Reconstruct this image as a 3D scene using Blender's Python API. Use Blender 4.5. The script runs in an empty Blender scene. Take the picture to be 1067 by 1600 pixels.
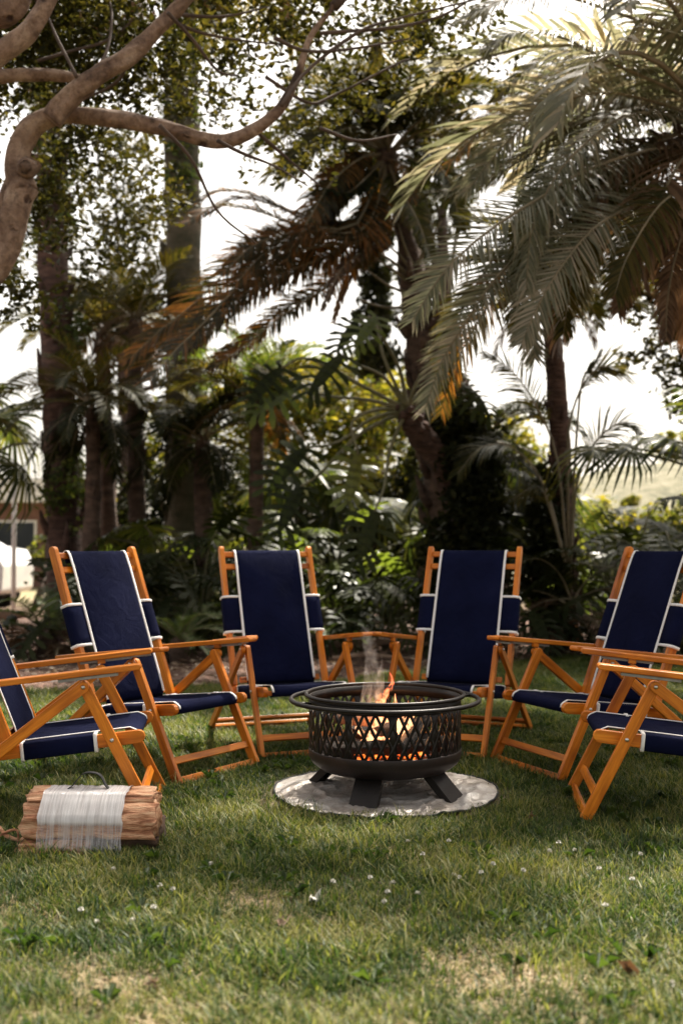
import bpy, bmesh, math, random
import numpy as np
from mathutils import Vector, Matrix, Euler, noise as mnoise
R = math.radians
PI = math.pi
rng = random.Random(7)
NR = np.random.RandomState(11)
S = bpy.context.scene
COL = S.collection

# ------------------------------------------------------------------ camera, sky, sun, exposure
F_PX, PITCH, CAM_H = 1705.6, 0.0308, 1.05
cam_d = bpy.data.cameras.new('camera')
cam = bpy.data.objects.new('camera', cam_d)
COL.objects.link(cam)
cam.location = (0, 0, CAM_H)
cam.rotation_euler = (PI / 2 + PITCH, 0, 0)
cam_d.sensor_fit = 'VERTICAL'
cam_d.sensor_height = 36
cam_d.lens = F_PX / 1600 * 36
cam_d.clip_end = 2000
cam_d.dof.use_dof = True
cam_d.dof.focus_distance = 4.25
cam_d.dof.aperture_fstop = 2.1
S.camera = cam

SUN_EL, SUN_AZ = R(57), R(24)          # azimuth measured from +Y (away from the camera) towards +X
w = bpy.data.worlds.new('World')
S.world = w
w.use_nodes = True
nt = w.node_tree
nt.nodes.clear()
sky = nt.nodes.new('ShaderNodeTexSky')
sky.sky_type = 'NISHITA'
sky.sun_disc = False
sky.sun_elevation = SUN_EL
sky.sun_rotation = SUN_AZ
sky.dust_density = 4.0
sky.air_density = 1.0
sky.ozone_density = 1.0
hs = nt.nodes.new('ShaderNodeHueSaturation')
hs.inputs['Saturation'].default_value = 0.3
bg = nt.nodes.new('ShaderNodeBackground')
bg.inputs['Strength'].default_value = 0.10
wo = nt.nodes.new('ShaderNodeOutputWorld')
nt.links.new(sky.outputs[0], hs.inputs['Color'])
wm = nt.nodes.new('ShaderNodeMix')
wm.data_type = 'RGBA'
wm.blend_type = 'MULTIPLY'
wm.inputs[0].default_value = 1
wm.inputs[7].default_value = (1.0, .93, .83, 1)     # thin warm overcast
nt.links.new(hs.outputs[0], wm.inputs[6])
nt.links.new(wm.outputs[2], bg.inputs['Color'])
nt.links.new(bg.outputs[0], wo.inputs['Surface'])

sun_d = bpy.data.lights.new('sun', 'SUN')
sun = bpy.data.objects.new('sun', sun_d)
COL.objects.link(sun)
sun_d.energy = 5.0
sun_d.angle = R(3)
sun_d.color = (1.0, 0.93, 0.82)
sdir = Vector((math.sin(SUN_AZ) * math.cos(SUN_EL), math.cos(SUN_AZ) * math.cos(SUN_EL), math.sin(SUN_EL)))
sun.rotation_euler = sdir.to_track_quat('Z', 'Y').to_euler()
S.view_settings.view_transform = 'Standard'
S.view_settings.look = 'None'
S.view_settings.gamma = 1
S.view_settings.exposure = 1.72
try:
    S.cycles.max_bounces = 8
    S.cycles.transparent_max_bounces = 12
    S.cycles.use_denoising = True
except Exception:
    pass


def at(px, py, Y):
    """world point at distance Y seen at photo pixel (px, py)"""
    dx = (px - 533.5) / F_PX
    du = (800 - py) / F_PX
    y = math.cos(PITCH) - du * math.sin(PITCH)
    z = math.sin(PITCH) + du * math.cos(PITCH)
    s = Y / y
    return Vector((dx * s, Y, CAM_H + z * s))


# ------------------------------------------------------------------ materials
def newmat(name):
    m = bpy.data.materials.new(name)
    m.use_nodes = True
    m.node_tree.nodes.clear()
    return m, m.node_tree


def node(nt, t, **kw):
    n = nt.nodes.new(t)
    for k, v in kw.items():
        if k[0] == '_':
            setattr(n, k[1:], v)
        else:
            n.inputs[k.replace('__', ' ')].default_value = v
    return n


def ramp(nt, src, stops):
    r = nt.nodes.new('ShaderNodeValToRGB')
    cr = r.color_ramp
    while len(cr.elements) < len(stops):
        cr.elements.new(0.5)
    for e, (p, c) in zip(cr.elements, stops):
        e.position = p
        e.color = (*c, 1) if len(c) == 3 else c
    nt.links.new(src, r.inputs[0])
    return r


def coords(nt, kind='Object', scale=(1, 1, 1)):
    tc = nt.nodes.new('ShaderNodeTexCoord')
    mp = nt.nodes.new('ShaderNodeMapping')
    mp.inputs['Scale'].default_value = scale
    if kind == 'World':
        g = nt.nodes.new('ShaderNodeNewGeometry')
        nt.links.new(g.outputs['Position'], mp.inputs[0])
    else:
        nt.links.new(tc.outputs[kind], mp.inputs[0])
    return mp.outputs[0]


def simple(name, stops, scale=5, cscale=(1, 1, 1), rough=.6, metal=0, coat=0, bump=.2, bscale=None, detail=6, kind='Object', spec=.5, dist=0.0, bdist=.01, sheen=0, rand=0.0):
    m, nt = newmat(name)
    L = nt.links
    co = coords(nt, kind, cscale)
    n = node(nt, 'ShaderNodeTexNoise', Scale=scale, Detail=detail, Roughness=.6, Distortion=dist)
    L.new(co, n.inputs['Vector'])
    r = ramp(nt, n.outputs[0], stops)
    p = node(nt, 'ShaderNodeBsdfPrincipled', Roughness=rough, Metallic=metal)
    p.inputs['Coat Weight'].default_value = coat
    p.inputs['Coat Roughness'].default_value = .15
    p.inputs['Specular IOR Level'].default_value = spec
    p.inputs['Sheen Weight'].default_value = sheen
    c = r.outputs[0]
    if rand:
        oi = nt.nodes.new('ShaderNodeObjectInfo')
        mr = node(nt, 'ShaderNodeMapRange')
        mr.inputs['To Min'].default_value = 1 - rand
        mr.inputs['To Max'].default_value = 1 + rand
        L.new(oi.outputs['Random'], mr.inputs[0])
        h = nt.nodes.new('ShaderNodeHueSaturation')
        L.new(mr.outputs[0], h.inputs['Value'])
        L.new(c, h.inputs['Color'])
        c = h.outputs[0]
    L.new(c, p.inputs['Base Color'])
    if bump:
        n2 = node(nt, 'ShaderNodeTexNoise', Scale=bscale or scale * 3, Detail=6)
        L.new(co, n2.inputs['Vector'])
        b = node(nt, 'ShaderNodeBump', Strength=bump, Distance=bdist)
        L.new(n2.outputs[0], b.inputs['Height'])
        L.new(b.outputs[0], p.inputs['Normal'])
    o = nt.nodes.new('ShaderNodeOutputMaterial')
    L.new(p.outputs[0], o.inputs[0])
    return m


def leafmat(name, cols, trans=.35, rough=.6, scale=1.3, tint=(1.2, 1.25, .5), island=True, spec=.4):
    """cols: list of colours picked per leaf / by place; some light passes through the blade"""
    m, nt = newmat(name)
    L = nt.links
    co = coords(nt, 'World')
    n = node(nt, 'ShaderNodeTexNoise', Scale=scale, Detail=3)
    L.new(co, n.inputs['Vector'])
    g = nt.nodes.new('ShaderNodeNewGeometry')
    src = n.outputs[0]
    if island:
        a = node(nt, 'ShaderNodeMath', _operation='MULTIPLY_ADD')
        a.inputs[1].default_value = .55
        a.inputs[2].default_value = -.275
        L.new(g.outputs['Random Per Island'], a.inputs[0])
        b = node(nt, 'ShaderNodeMath', _operation='ADD')
        L.new(a.outputs[0], b.inputs[0])
        L.new(n.outputs[0], b.inputs[1])
        src = b.outputs[0]
    k = len(cols)
    r = ramp(nt, src, [(.25 + .5 * i / max(1, k - 1), c) for i, c in enumerate(cols)])
    p = node(nt, 'ShaderNodeBsdfPrincipled', Roughness=rough)
    p.inputs['Specular IOR Level'].default_value = spec
    L.new(r.outputs[0], p.inputs['Base Color'])
    t = nt.nodes.new('ShaderNodeBsdfTranslucent')
    mx = node(nt, 'ShaderNodeMix', _data_type='RGBA', _blend_type='MULTIPLY')
    mx.inputs[0].default_value = 1
    L.new(r.outputs[0], mx.inputs[6])
    mx.inputs[7].default_value = (*[x * 1.6 for x in tint], 1)
    L.new(mx.outputs[2], t.inputs[0])
    ms = node(nt, 'ShaderNodeMixShader')
    ms.inputs[0].default_value = trans
    L.new(p.outputs[0], ms.inputs[1])
    L.new(t.outputs[0], ms.inputs[2])
    o = nt.nodes.new('ShaderNodeOutputMaterial')
    L.new(ms.outputs[0], o.inputs[0])
    return m


def woodmat():
    m, nt = newmat('varnished_wood')
    L = nt.links
    uv = nt.nodes.new('ShaderNodeUVMap')
    oi = nt.nodes.new('ShaderNodeObjectInfo')
    ad = node(nt, 'ShaderNodeVectorMath', _operation='ADD')
    ml = node(nt, 'ShaderNodeMath', _operation='MULTIPLY')
    ml.inputs[1].default_value = 37.
    L.new(oi.outputs['Random'], ml.inputs[0])
    L.new(uv.outputs[0], ad.inputs[0])
    L.new(ml.outputs[0], ad.inputs[1])
    mp = nt.nodes.new('ShaderNodeMapping')
    mp.inputs['Scale'].default_value = (4, 55, 1)
    L.new(ad.outputs[0], mp.inputs[0])
    n = node(nt, 'ShaderNodeTexNoise', Scale=1.0, Detail=7, Roughness=.65, Distortion=.6)
    L.new(mp.outputs[0], n.inputs['Vector'])
    r = ramp(nt, n.outputs[0], [(.25, (.28, .068, .004)), (.45, (.56, .165, .009)), (.6, (.70, .225, .014)), (.8, (.78, .31, .035))])
    mp2 = nt.nodes.new('ShaderNodeMapping')
    mp2.inputs['Scale'].default_value = (3, 9, 1)
    L.new(ad.outputs[0], mp2.inputs[0])
    n2 = node(nt, 'ShaderNodeTexNoise', Scale=1.0, Detail=3)
    L.new(mp2.outputs[0], n2.inputs['Vector'])
    r2 = ramp(nt, n2.outputs[0], [(.32, (.42, .30, .22)), (.46, (.85, .78, .7)), (.6, (1, 1, 1))])
    mx = node(nt, 'ShaderNodeMix', _data_type='RGBA', _blend_type='MULTIPLY')
    mx.inputs[0].default_value = .8
    L.new(r.outputs[0], mx.inputs[6])
    L.new(r2.outputs[0], mx.inputs[7])
    h = nt.nodes.new('ShaderNodeHueSaturation')
    mr = node(nt, 'ShaderNodeMapRange')
    mr.inputs['To Min'].default_value = .78
    mr.inputs['To Max'].default_value = 1.12
    L.new(oi.outputs['Random'], mr.inputs[0])
    L.new(mr.outputs[0], h.inputs['Value'])
    L.new(mx.outputs[2], h.inputs['Color'])
    p = node(nt, 'ShaderNodeBsdfPrincipled', Roughness=.42)
    p.inputs['Coat Weight'].default_value = .18
    p.inputs['Coat Roughness'].default_value = .2
    p.inputs['Specular IOR Level'].default_value = .3
    L.new(h.outputs[0], p.inputs['Base Color'])
    b = node(nt, 'ShaderNodeBump', Strength=.12, Distance=.002)
    L.new(n.outputs[0], b.inputs['Height'])
    L.new(b.outputs[0], p.inputs['Normal'])
    o = nt.nodes.new('ShaderNodeOutputMaterial')
    L.new(p.outputs[0], o.inputs[0])
    return m


def fabricmat(name, stops, rough=.95):
    m, nt = newmat(name)
    L = nt.links
    co = coords(nt, 'Object')
    oi = nt.nodes.new('ShaderNodeObjectInfo')
    va = node(nt, 'ShaderNodeVectorMath', _operation='ADD')
    mlr = node(nt, 'ShaderNodeMath', _operation='MULTIPLY'); mlr.inputs[1].default_value = 19.
    L.new(oi.outputs['Random'], mlr.inputs[0]); L.new(co, va.inputs[0]); L.new(mlr.outputs[0], va.inputs[1])
    co = va.outputs[0]
    n = node(nt, 'ShaderNodeTexNoise', Scale=5., Detail=5, Roughness=.6)
    L.new(co, n.inputs['Vector'])
    r = ramp(nt, n.outputs[0], stops)
    p = node(nt, 'ShaderNodeBsdfPrincipled', Roughness=rough)
    p.inputs['Sheen Weight'].default_value = .0
    p.inputs['Specular IOR Level'].default_value = .06
    L.new(r.outputs[0], p.inputs['Base Color'])
    mp = nt.nodes.new('ShaderNodeMapping')
    mp.inputs['Scale'].default_value = (1, 1, 1)
    L.new(co, mp.inputs[0])
    wv = node(nt, 'ShaderNodeTexNoise', Scale=400., Detail=2)
    L.new(mp.outputs[0], wv.inputs['Vector'])
    wr = node(nt, 'ShaderNodeTexNoise', Scale=9., Detail=3, Distortion=1.2)
    L.new(co, wr.inputs['Vector'])
    ad = node(nt, 'ShaderNodeMath', _operation='MULTIPLY_ADD')
    ad.inputs[1].default_value = 5.
    L.new(wr.outputs[0], ad.inputs[0])
    L.new(wv.outputs[0], ad.inputs[2])
    b = node(nt, 'ShaderNodeBump', Strength=.6, Distance=.003)
    L.new(ad.outputs[0], b.inputs['Height'])
    L.new(b.outputs[0], p.inputs['Normal'])
    o = nt.nodes.new('ShaderNodeOutputMaterial')
    L.new(p.outputs[0], o.inputs[0])
    return m


M = {}
M['wood'] = woodmat()
M['navy'] = fabricmat('navy_canvas', [(.3, (.0036, .0050, .019)), (.6, (.0054, .0074, .028)), (.8, (.0090, .0115, .037))])
M['white_trim'] = simple('white_binding', [(.3, (.72, .71, .69)), (.7, (.82, .81, .79))], 40, rough=.8, bump=.1)
M['nickel'] = simple('bolt_metal', [(.3, (.5, .5, .5)), (.7, (.65, .64, .62))], 30, rough=.3, metal=1, bump=0)
M['track'] = simple('grey_track', [(.3, (.2, .2, .2)), (.7, (.33, .32, .31))], 20, rough=.5, metal=.3, bump=.1)
M['iron'] = simple('fire_pit_steel', [(.3, (.008, .007, .006)), (.6, (.018, .014, .012)), (.8, (.04, .028, .023))], 9, rough=.42, metal=.55, bump=.25, bscale=120, bdist=.001)
M['iron_dusty'] = simple('heat_stained_steel', [(.3, (.010, .007, .006)), (.6, (.024, .015, .012)), (.85, (.055, .034, .027))], 6, rough=.5, metal=.4, bump=.2, bscale=90, bdist=.001)
M['mat'] = simple('silver_fire_mat', [(.3, (.36, .31, .27)), (.45, (.58, .54, .50)), (.7, (.72, .69, .66))], 7, rough=.4, metal=.25, bump=.9, bscale=14, bdist=.012, dist=1.5)
def matmat():
    m, nt = newmat('sooty_silver_mat'); L = nt.links
    co = coords(nt, 'Object')
    n = node(nt, 'ShaderNodeTexNoise', Scale=5., Detail=8, Roughness=.65, Distortion=1.2); L.new(co, n.inputs['Vector'])
    r1 = ramp(nt, n.outputs[0], [(.3, (.26, .21, .17)), (.45, (.38, .335, .295)), (.6, (.52, .49, .46)), (.8, (.62, .60, .57))])
    n2 = node(nt, 'ShaderNodeTexNoise', Scale=38., Detail=5, Roughness=.7); L.new(co, n2.inputs['Vector'])
    r2 = ramp(nt, n2.outputs[0], [(.30, (.35, .30, .27)), (.42, (1, 1, 1))])
    a = node(nt, 'ShaderNodeMix', _data_type='RGBA', _blend_type='MULTIPLY'); a.inputs[0].default_value = .8
    L.new(r1.outputs[0], a.inputs[6]); L.new(r2.outputs[0], a.inputs[7])
    p = node(nt, 'ShaderNodeBsdfPrincipled', Roughness=.38, Metallic=.3); L.new(a.outputs[2], p.inputs['Base Color'])
    v = node(nt, 'ShaderNodeTexNoise', Scale=20., Detail=4, Distortion=2.5); L.new(co, v.inputs['Vector'])
    bp = node(nt, 'ShaderNodeBump', Strength=.8, Distance=.01); L.new(v.outputs[0], bp.inputs['Height']); L.new(bp.outputs[0], p.inputs['Normal'])
    o = nt.nodes.new('ShaderNodeOutputMaterial'); L.new(p.outputs[0], o.inputs[0])
    return m
M['mat'] = matmat()
M['black'] = simple('black_webbing', [(.3, (.01, .01, .01)), (.7, (.02, .02, .02))], 30, rough=.7)
M['splitwood'] = simple('split_firewood', [(.3, (.12, .04, .018)), (.42, (.36, .15, .07)), (.52, (.56, .29, .16)), (.72, (.74, .50, .31))], 8, cscale=(1.2, 7, 7), rough=.8, bump=1., bscale=30, bdist=.008)
M['bark'] = simple('firewood_bark', [(.3, (.03, .018, .012)), (.7, (.09, .05, .03))], 12, rough=.95, bump=.9)
M['char'] = simple('charred_log', [(.3, (.008, .007, .006)), (.6, (.03, .022, .018)), (.8, (.09, .07, .06))], 12, rough=.95, bump=.8)
M['burnt'] = simple('half_burnt_wood', [(.3, (.05, .025, .015)), (.6, (.30, .15, .09)), (.8, (.45, .27, .17))], 10, rough=.9, bump=.6)
M['ash'] = simple('ash_bed', [(.3, (.05, .045, .04)), (.7, (.22, .2, .18))], 20, rough=1, bump=.8)
M['ficus_bark'] = simple('pale_ficus_bark', [(.3, (.10, .06, .042)), (.4, (.26, .175, .13)), (.6, (.40, .29, .23)), (.8, (.50, .40, .33))], 5, rough=.85, bump=.5, bscale=22, detail=8, dist=.5)
def barkmat():
    m, nt = newmat('pale_ficus_bark')
    L = nt.links
    co = coords(nt, 'Object')
    n = node(nt, 'ShaderNodeTexNoise', Scale=4.5, Detail=8, Roughness=.65, Distortion=.5); L.new(co, n.inputs['Vector'])
    r1 = ramp(nt, n.outputs[0], [(.34, (.045, .028, .018)), (.44, (.17, .105, .07)), (.54, (.29, .195, .135)), (.68, (.43, .32, .235))])
    v = node(nt, 'ShaderNodeTexVoronoi', Scale=5.5); v.inputs['Randomness'].default_value = 1
    n3 = node(nt, 'ShaderNodeTexNoise', Scale=16., Detail=3); L.new(co, n3.inputs['Vector'])
    ad = node(nt, 'ShaderNodeVectorMath', _operation='MULTIPLY_ADD'); ad.inputs[1].default_value = (.09, .09, .09)
    L.new(n3.outputs['Color'], ad.inputs[0]); L.new(co, ad.inputs[2]); L.new(ad.outputs[0], v.inputs['Vector'])
    r2 = ramp(nt, v.outputs['Distance'], [(.10, (.18, .12, .10)), (.19, (1, 1, 1))])
    n4 = node(nt, 'ShaderNodeTexNoise', Scale=30., Detail=6, Roughness=.7); L.new(co, n4.inputs['Vector'])
    r3 = ramp(nt, n4.outputs[0], [(.35, (.6, .57, .55)), (.55, (1, 1, 1))])
    a = node(nt, 'ShaderNodeMix', _data_type='RGBA', _blend_type='MULTIPLY'); a.inputs[0].default_value = 1
    L.new(r1.outputs[0], a.inputs[6]); L.new(r2.outputs[0], a.inputs[7])
    b = node(nt, 'ShaderNodeMix', _data_type='RGBA', _blend_type='MULTIPLY'); b.inputs[0].default_value = 1
    L.new(a.outputs[2], b.inputs[6]); L.new(r3.outputs[0], b.inputs[7])
    p = node(nt, 'ShaderNodeBsdfPrincipled', Roughness=.85); L.new(b.outputs[2], p.inputs['Base Color'])
    h = node(nt, 'ShaderNodeMath', _operation='ADD'); L.new(n4.outputs[0], h.inputs[0]); L.new(r2.outputs[0], h.inputs[1])
    bp = node(nt, 'ShaderNodeBump', Strength=1., Distance=.02); L.new(h.outputs[0], bp.inputs['Height']); L.new(bp.outputs[0], p.inputs['Normal'])
    o = nt.nodes.new('ShaderNodeOutputMaterial'); L.new(p.outputs[0], o.inputs[0])
    return m
M['ficus_bark'] = barkmat()
M['twig'] = simple('dark_twig_bark', [(.3, (.04, .026, .02)), (.7, (.11, .075, .055))], 8, rough=.9)
M['palm_trunk'] = simple('palm_trunk_fibre', [(.3, (.028, .017, .011)), (.55, (.09, .055, .038)), (.8, (.17, .11, .075))], 6, cscale=(1, 1, 3), rough=.95, bump=.9, bdist=.03)
M['red_trunk'] = simple('reddish_palm_trunk', [(.3, (.025, .013, .010)), (.55, (.085, .046, .034)), (.8, (.18, .105, .08))], 5, cscale=(1, 1, 4), rough=.95, bump=.9, bdist=.03)
M['grey_trunk'] = simple('mossy_grey_trunk', [(.3, (.03, .032, .013)), (.5, (.075, .062, .036)), (.75, (.17, .13, .095))], 3, cscale=(1, 1, 2), rough=.9, bump=.8, bdist=.02)
M['petiole'] = simple('leaf_stalk', [(.3, (.07, .075, .03)), (.7, (.17, .15, .08))], 6, rough=.6)
M['rachis'] = simple('frond_rib', [(.3, (.10, .085, .045)), (.7, (.22, .17, .10))], 6, rough=.6)
M['ficus_leaf'] = leafmat('ficus_leaf', [(.014, .016, .005), (.026, .028, .009), (.050, .046, .014)], .38, tint=(1.3, 1.15, .5), spec=.15)
M['vine_leaf'] = leafmat('vine_leaf', [(.03, .045, .012), (.06, .085, .02), (.11, .12, .03)], .4)
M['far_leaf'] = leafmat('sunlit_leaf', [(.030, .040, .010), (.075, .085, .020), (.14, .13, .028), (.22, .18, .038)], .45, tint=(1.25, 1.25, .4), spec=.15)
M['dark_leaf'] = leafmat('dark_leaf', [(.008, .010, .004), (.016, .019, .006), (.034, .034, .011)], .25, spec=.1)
M['palm_green'] = leafmat('palm_leaflet', [(.085, .092, .055), (.135, .14, .092), (.21, .195, .14), (.30, .26, .20)], .42, rough=.4, spec=.5, tint=(1.05, 1.0, .78))
M['palm_olive'] = leafmat('olive_palm_leaflet', [(.020, .023, .007), (.042, .042, .013), (.08, .066, .02)], .42, tint=(1.4, 1.2, .45), spec=.15)
M['palm_brown'] = leafmat('dry_palm_leaflet', [(.055, .032, .018), (.11, .065, .036), (.18, .12, .075)], .28, tint=(1.2, .95, .65))
M['palm_mix'] = leafmat('browning_palm_leaflet', [(.022, .022, .008), (.05, .040, .013), (.11, .060, .018), (.20, .10, .035)], .5, tint=(1.5, 1.15, .4), scale=1.8)
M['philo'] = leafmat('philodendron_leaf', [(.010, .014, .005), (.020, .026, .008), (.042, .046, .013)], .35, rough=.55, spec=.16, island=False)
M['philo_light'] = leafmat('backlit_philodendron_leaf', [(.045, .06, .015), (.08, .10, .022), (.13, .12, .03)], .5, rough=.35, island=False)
M['fan'] = leafmat('fan_palm_leaf', [(.018, .025, .008), (.045, .055, .015), (.11, .105, .03)], .5, rough=.35)
M['fern'] = leafmat('cycad_leaflet', [(.05, .075, .03), (.08, .11, .04), (.12, .15, .06)], .35)
M['concrete'] = simple('white_stucco', [(.3, (.6, .58, .55)), (.7, (.72, .7, .67))], 4, rough=.9)
M['brown_wall'] = simple('brown_wall', [(.3, (.12, .06, .045)), (.7, (.19, .10, .075))], 4, rough=.9)
M['car_paint'] = simple('white_car_paint', [(.3, (.66, .66, .66)), (.7, (.72, .72, .72))], 4, rough=.25, coat=.8, bump=0)
M['glass_dark'] = simple('car_window_glass', [(.3, (.02, .025, .03)), (.7, (.03, .035, .04))], 4, rough=.08, bump=0)
M['rubber'] = simple('tyre_rubber', [(.3, (.012, .012, .012)), (.7, (.02, .02, .02))], 20, rough=.85)
M['stone'] = simple('bed_stone', [(.3, (.12, .10, .085)), (.7, (.3, .27, .24))], 8, rough=.9, bump=.6)
M['deadwood'] = simple('dead_branch', [(.3, (.09, .055, .035)), (.7, (.24, .16, .11))], 9, rough=.95, bump=.6)


def groundmats():
    # bare bed soil with bark mulch
    m, nt = newmat('mulch_soil')
    L = nt.links
    co = coords(nt, 'World')
    n = node(nt, 'ShaderNodeTexNoise', Scale=1.2, Detail=8, Roughness=.7)
    L.new(co, n.inputs['Vector'])
    v = node(nt, 'ShaderNodeTexVoronoi', Scale=28.)
    L.new(co, v.inputs['Vector'])
    r = ramp(nt, n.outputs[0], [(.3, (.045, .024, .016)), (.5, (.10, .052, .034)), (.7, (.17, .095, .065))])
    hsv = nt.nodes.new('ShaderNodeHueSaturation')
    mr = node(nt, 'ShaderNodeMapRange')
    mr.inputs['To Min'].default_value = .5
    mr.inputs['To Max'].default_value = 1.7
    L.new(v.outputs['Color'], mr.inputs[0])
    L.new(mr.outputs[0], hsv.inputs['Value'])
    L.new(r.outputs[0], hsv.inputs['Color'])
    # far away the soil turns to dry grass
    ge = nt.nodes.new('ShaderNodeNewGeometry')
    sx = nt.nodes.new('ShaderNodeSeparateXYZ')
    L.new(ge.outputs['Position'], sx.inputs[0])
    fr = node(nt, 'ShaderNodeMapRange')
    fr.inputs['From Min'].default_value = 17
    fr.inputs['From Max'].default_value = 24
    L.new(sx.outputs['Y'], fr.inputs[0])
    r3 = ramp(nt, n.outputs[0], [(.3, (.10, .09, .035)), (.5, (.2, .17, .08)), (.7, (.32, .27, .15))])
    mx = node(nt, 'ShaderNodeMix', _data_type='RGBA')
    L.new(fr.outputs[0], mx.inputs[0])
    L.new(hsv.outputs[0], mx.inputs[6])
    L.new(r3.outputs[0], mx.inputs[7])
    p = node(nt, 'ShaderNodeBsdfPrincipled', Roughness=.95)
    L.new(mx.outputs[2], p.inputs['Base Color'])
    b = node(nt, 'ShaderNodeBump', Strength=.9, Distance=.03)
    L.new(v.outputs['Distance'], b.inputs['Height'])
    L.new(b.outputs[0], p.inputs['Normal'])
    o = nt.nodes.new('ShaderNodeOutputMaterial')
    L.new(p.outputs[0], o.inputs[0])
    M['mulch'] = m
    # thatch under the lawn
    m, nt = newmat('lawn_thatch')
    L = nt.links
    co = coords(nt, 'World')
    n = node(nt, 'ShaderNodeTexNoise', Scale=60., Detail=6, Roughness=.7)
    L.new(co, n.inputs['Vector'])
    r = ramp(nt, n.outputs[0], [(.3, (.03, .026, .012)), (.5, (.12, .095, .05)), (.7, (.3, .235, .14))])
    p = node(nt, 'ShaderNodeBsdfPrincipled', Roughness=.95)
    L.new(r.outputs[0], p.inputs['Base Color'])
    b = node(nt, 'ShaderNodeBump', Strength=1., Distance=.02)
    L.new(n.outputs[0], b.inputs['Height'])
    L.new(b.outputs[0], p.inputs['Normal'])
    o = nt.nodes.new('ShaderNodeOutputMaterial')
    L.new(p.outputs[0], o.inputs[0])
    M['thatch'] = m
    # grass blades: colour by place and by tuft
    m, nt = newmat('grass_blade')
    L = nt.links
    co = coords(nt, 'World')
    n = node(nt, 'ShaderNodeTexNoise', Scale=1.6, Detail=4, Roughness=.6)
    L.new(co, n.inputs['Vector'])
    g = nt.nodes.new('ShaderNodeNewGeometry')
    oi = nt.nodes.new('ShaderNodeObjectInfo')
    a = node(nt, 'ShaderNodeMath', _operation='MULTIPLY_ADD')
    a.inputs[1].default_value = .45
    L.new(g.outputs['Random Per Island'], a.inputs[0])
    L.new(n.outputs[0], a.inputs[2])
    a2 = node(nt, 'ShaderNodeMath', _operation='MULTIPLY_ADD')
    a2.inputs[1].default_value = .25
    L.new(oi.outputs['Random'], a2.inputs[0])
    L.new(a.outputs[0], a2.inputs[2])
    r = ramp(nt, a2.outputs[0], [(.45, (.008, .021, .004)), (.66, (.021, .045, .008)), (.86, (.062, .090, .018)), (1.0, (.19, .175, .06))])
    # a few straw-coloured blades everywhere
    gt = node(nt, 'ShaderNodeMath', _operation='GREATER_THAN')
    gt.inputs[1].default_value = .968
    L.new(g.outputs['Random Per Island'], gt.inputs[0])
    mx = node(nt, 'ShaderNodeMix', _data_type='RGBA')
    L.new(gt.outputs[0], mx.inputs[0])
    L.new(r.outputs[0], mx.inputs[6])
    mx.inputs[7].default_value = (.34, .27, .14, 1)
    p = node(nt, 'ShaderNodeBsdfPrincipled', Roughness=.5)
    p.inputs['Specular IOR Level'].default_value = .2
    L.new(mx.outputs[2], p.inputs['Base Color'])
    t = nt.nodes.new('ShaderNodeBsdfTranslucent')
    m2 = node(nt, 'ShaderNodeMix', _data_type='RGBA', _blend_type='MULTIPLY')
    m2.inputs[0].default_value = 1
    L.new(mx.outputs[2], m2.inputs[6])
    m2.inputs[7].default_value = (1.8, 2.0, .9, 1)
    L.new(m2.outputs[2], t.inputs[0])
    ms = node(nt, 'ShaderNodeMixShader')
    ms.inputs[0].default_value = .35
    L.new(p.outputs[0], ms.inputs[1])
    L.new(t.outputs[0], ms.inputs[2])
    o = nt.nodes.new('ShaderNodeOutputMaterial')
    L.new(ms.outputs[0], o.inputs[0])
    M['grass'] = m


groundmats()
M['straw'] = leafmat('straw_blade', [(.22, .16, .08), (.34, .26, .14), (.42, .34, .2)], .3, tint=(1, .9, .6))


# ------------------------------------------------------------------ mesh helpers
def tag(o, label=None, cat=None, group=None, kind=None):
    if label: o['label'] = label
    if cat: o['category'] = cat
    if group: o['group'] = group
    if kind: o['kind'] = kind
    return o


def empty(name, loc=(0, 0, 0), rz=0, label=None, cat=None, group=None):
    o = bpy.data.objects.new(name, None)
    COL.objects.link(o)
    o.location = loc
    o.rotation_euler = (0, 0, rz)
    o.empty_display_size = .2
    return tag(o, label, cat, group)


def link(name, me, mat=None, parent=None, smooth=False):
    if mat and not me.materials:
        me.materials.append(M[mat] if isinstance(mat, str) else mat)
    o = bpy.data.objects.new(name, me)
    COL.objects.link(o)
    if parent: o.parent = parent
    if smooth and len(me.polygons):
        me.polygons.foreach_set('use_smooth', [True] * len(me.polygons))
    return o


def copy_tree(o, parent=None):
    c = o.copy()
    COL.objects.link(c)
    if parent: c.parent = parent
    for ch in list(o.children):
        copy_tree(ch, c)
    return c


def np_mesh(name, V, faces_list):
    """V (n,3); faces_list: list of int arrays (m,k)"""
    V = np.asarray(V, np.float32).reshape(-1, 3)
    me = bpy.data.meshes.new(name)
    fl = [np.asarray(f, np.int32) for f in faces_list if len(f)]
    loops = np.concatenate([f.ravel() for f in fl])
    tot = np.concatenate([np.full(len(f), f.shape[1], np.int32) for f in fl])
    st = np.concatenate([[0], np.cumsum(tot)[:-1]]).astype(np.int32)
    me.vertices.add(len(V))
    me.vertices.foreach_set('co', V.ravel())
    me.loops.add(len(loops))
    me.loops.foreach_set('vertex_index', loops)
    me.polygons.add(len(tot))
    me.polygons.foreach_set('loop_start', st)
    me.polygons.foreach_set('loop_total', tot)
    me.update(calc_edges=True)
    return me


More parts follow.
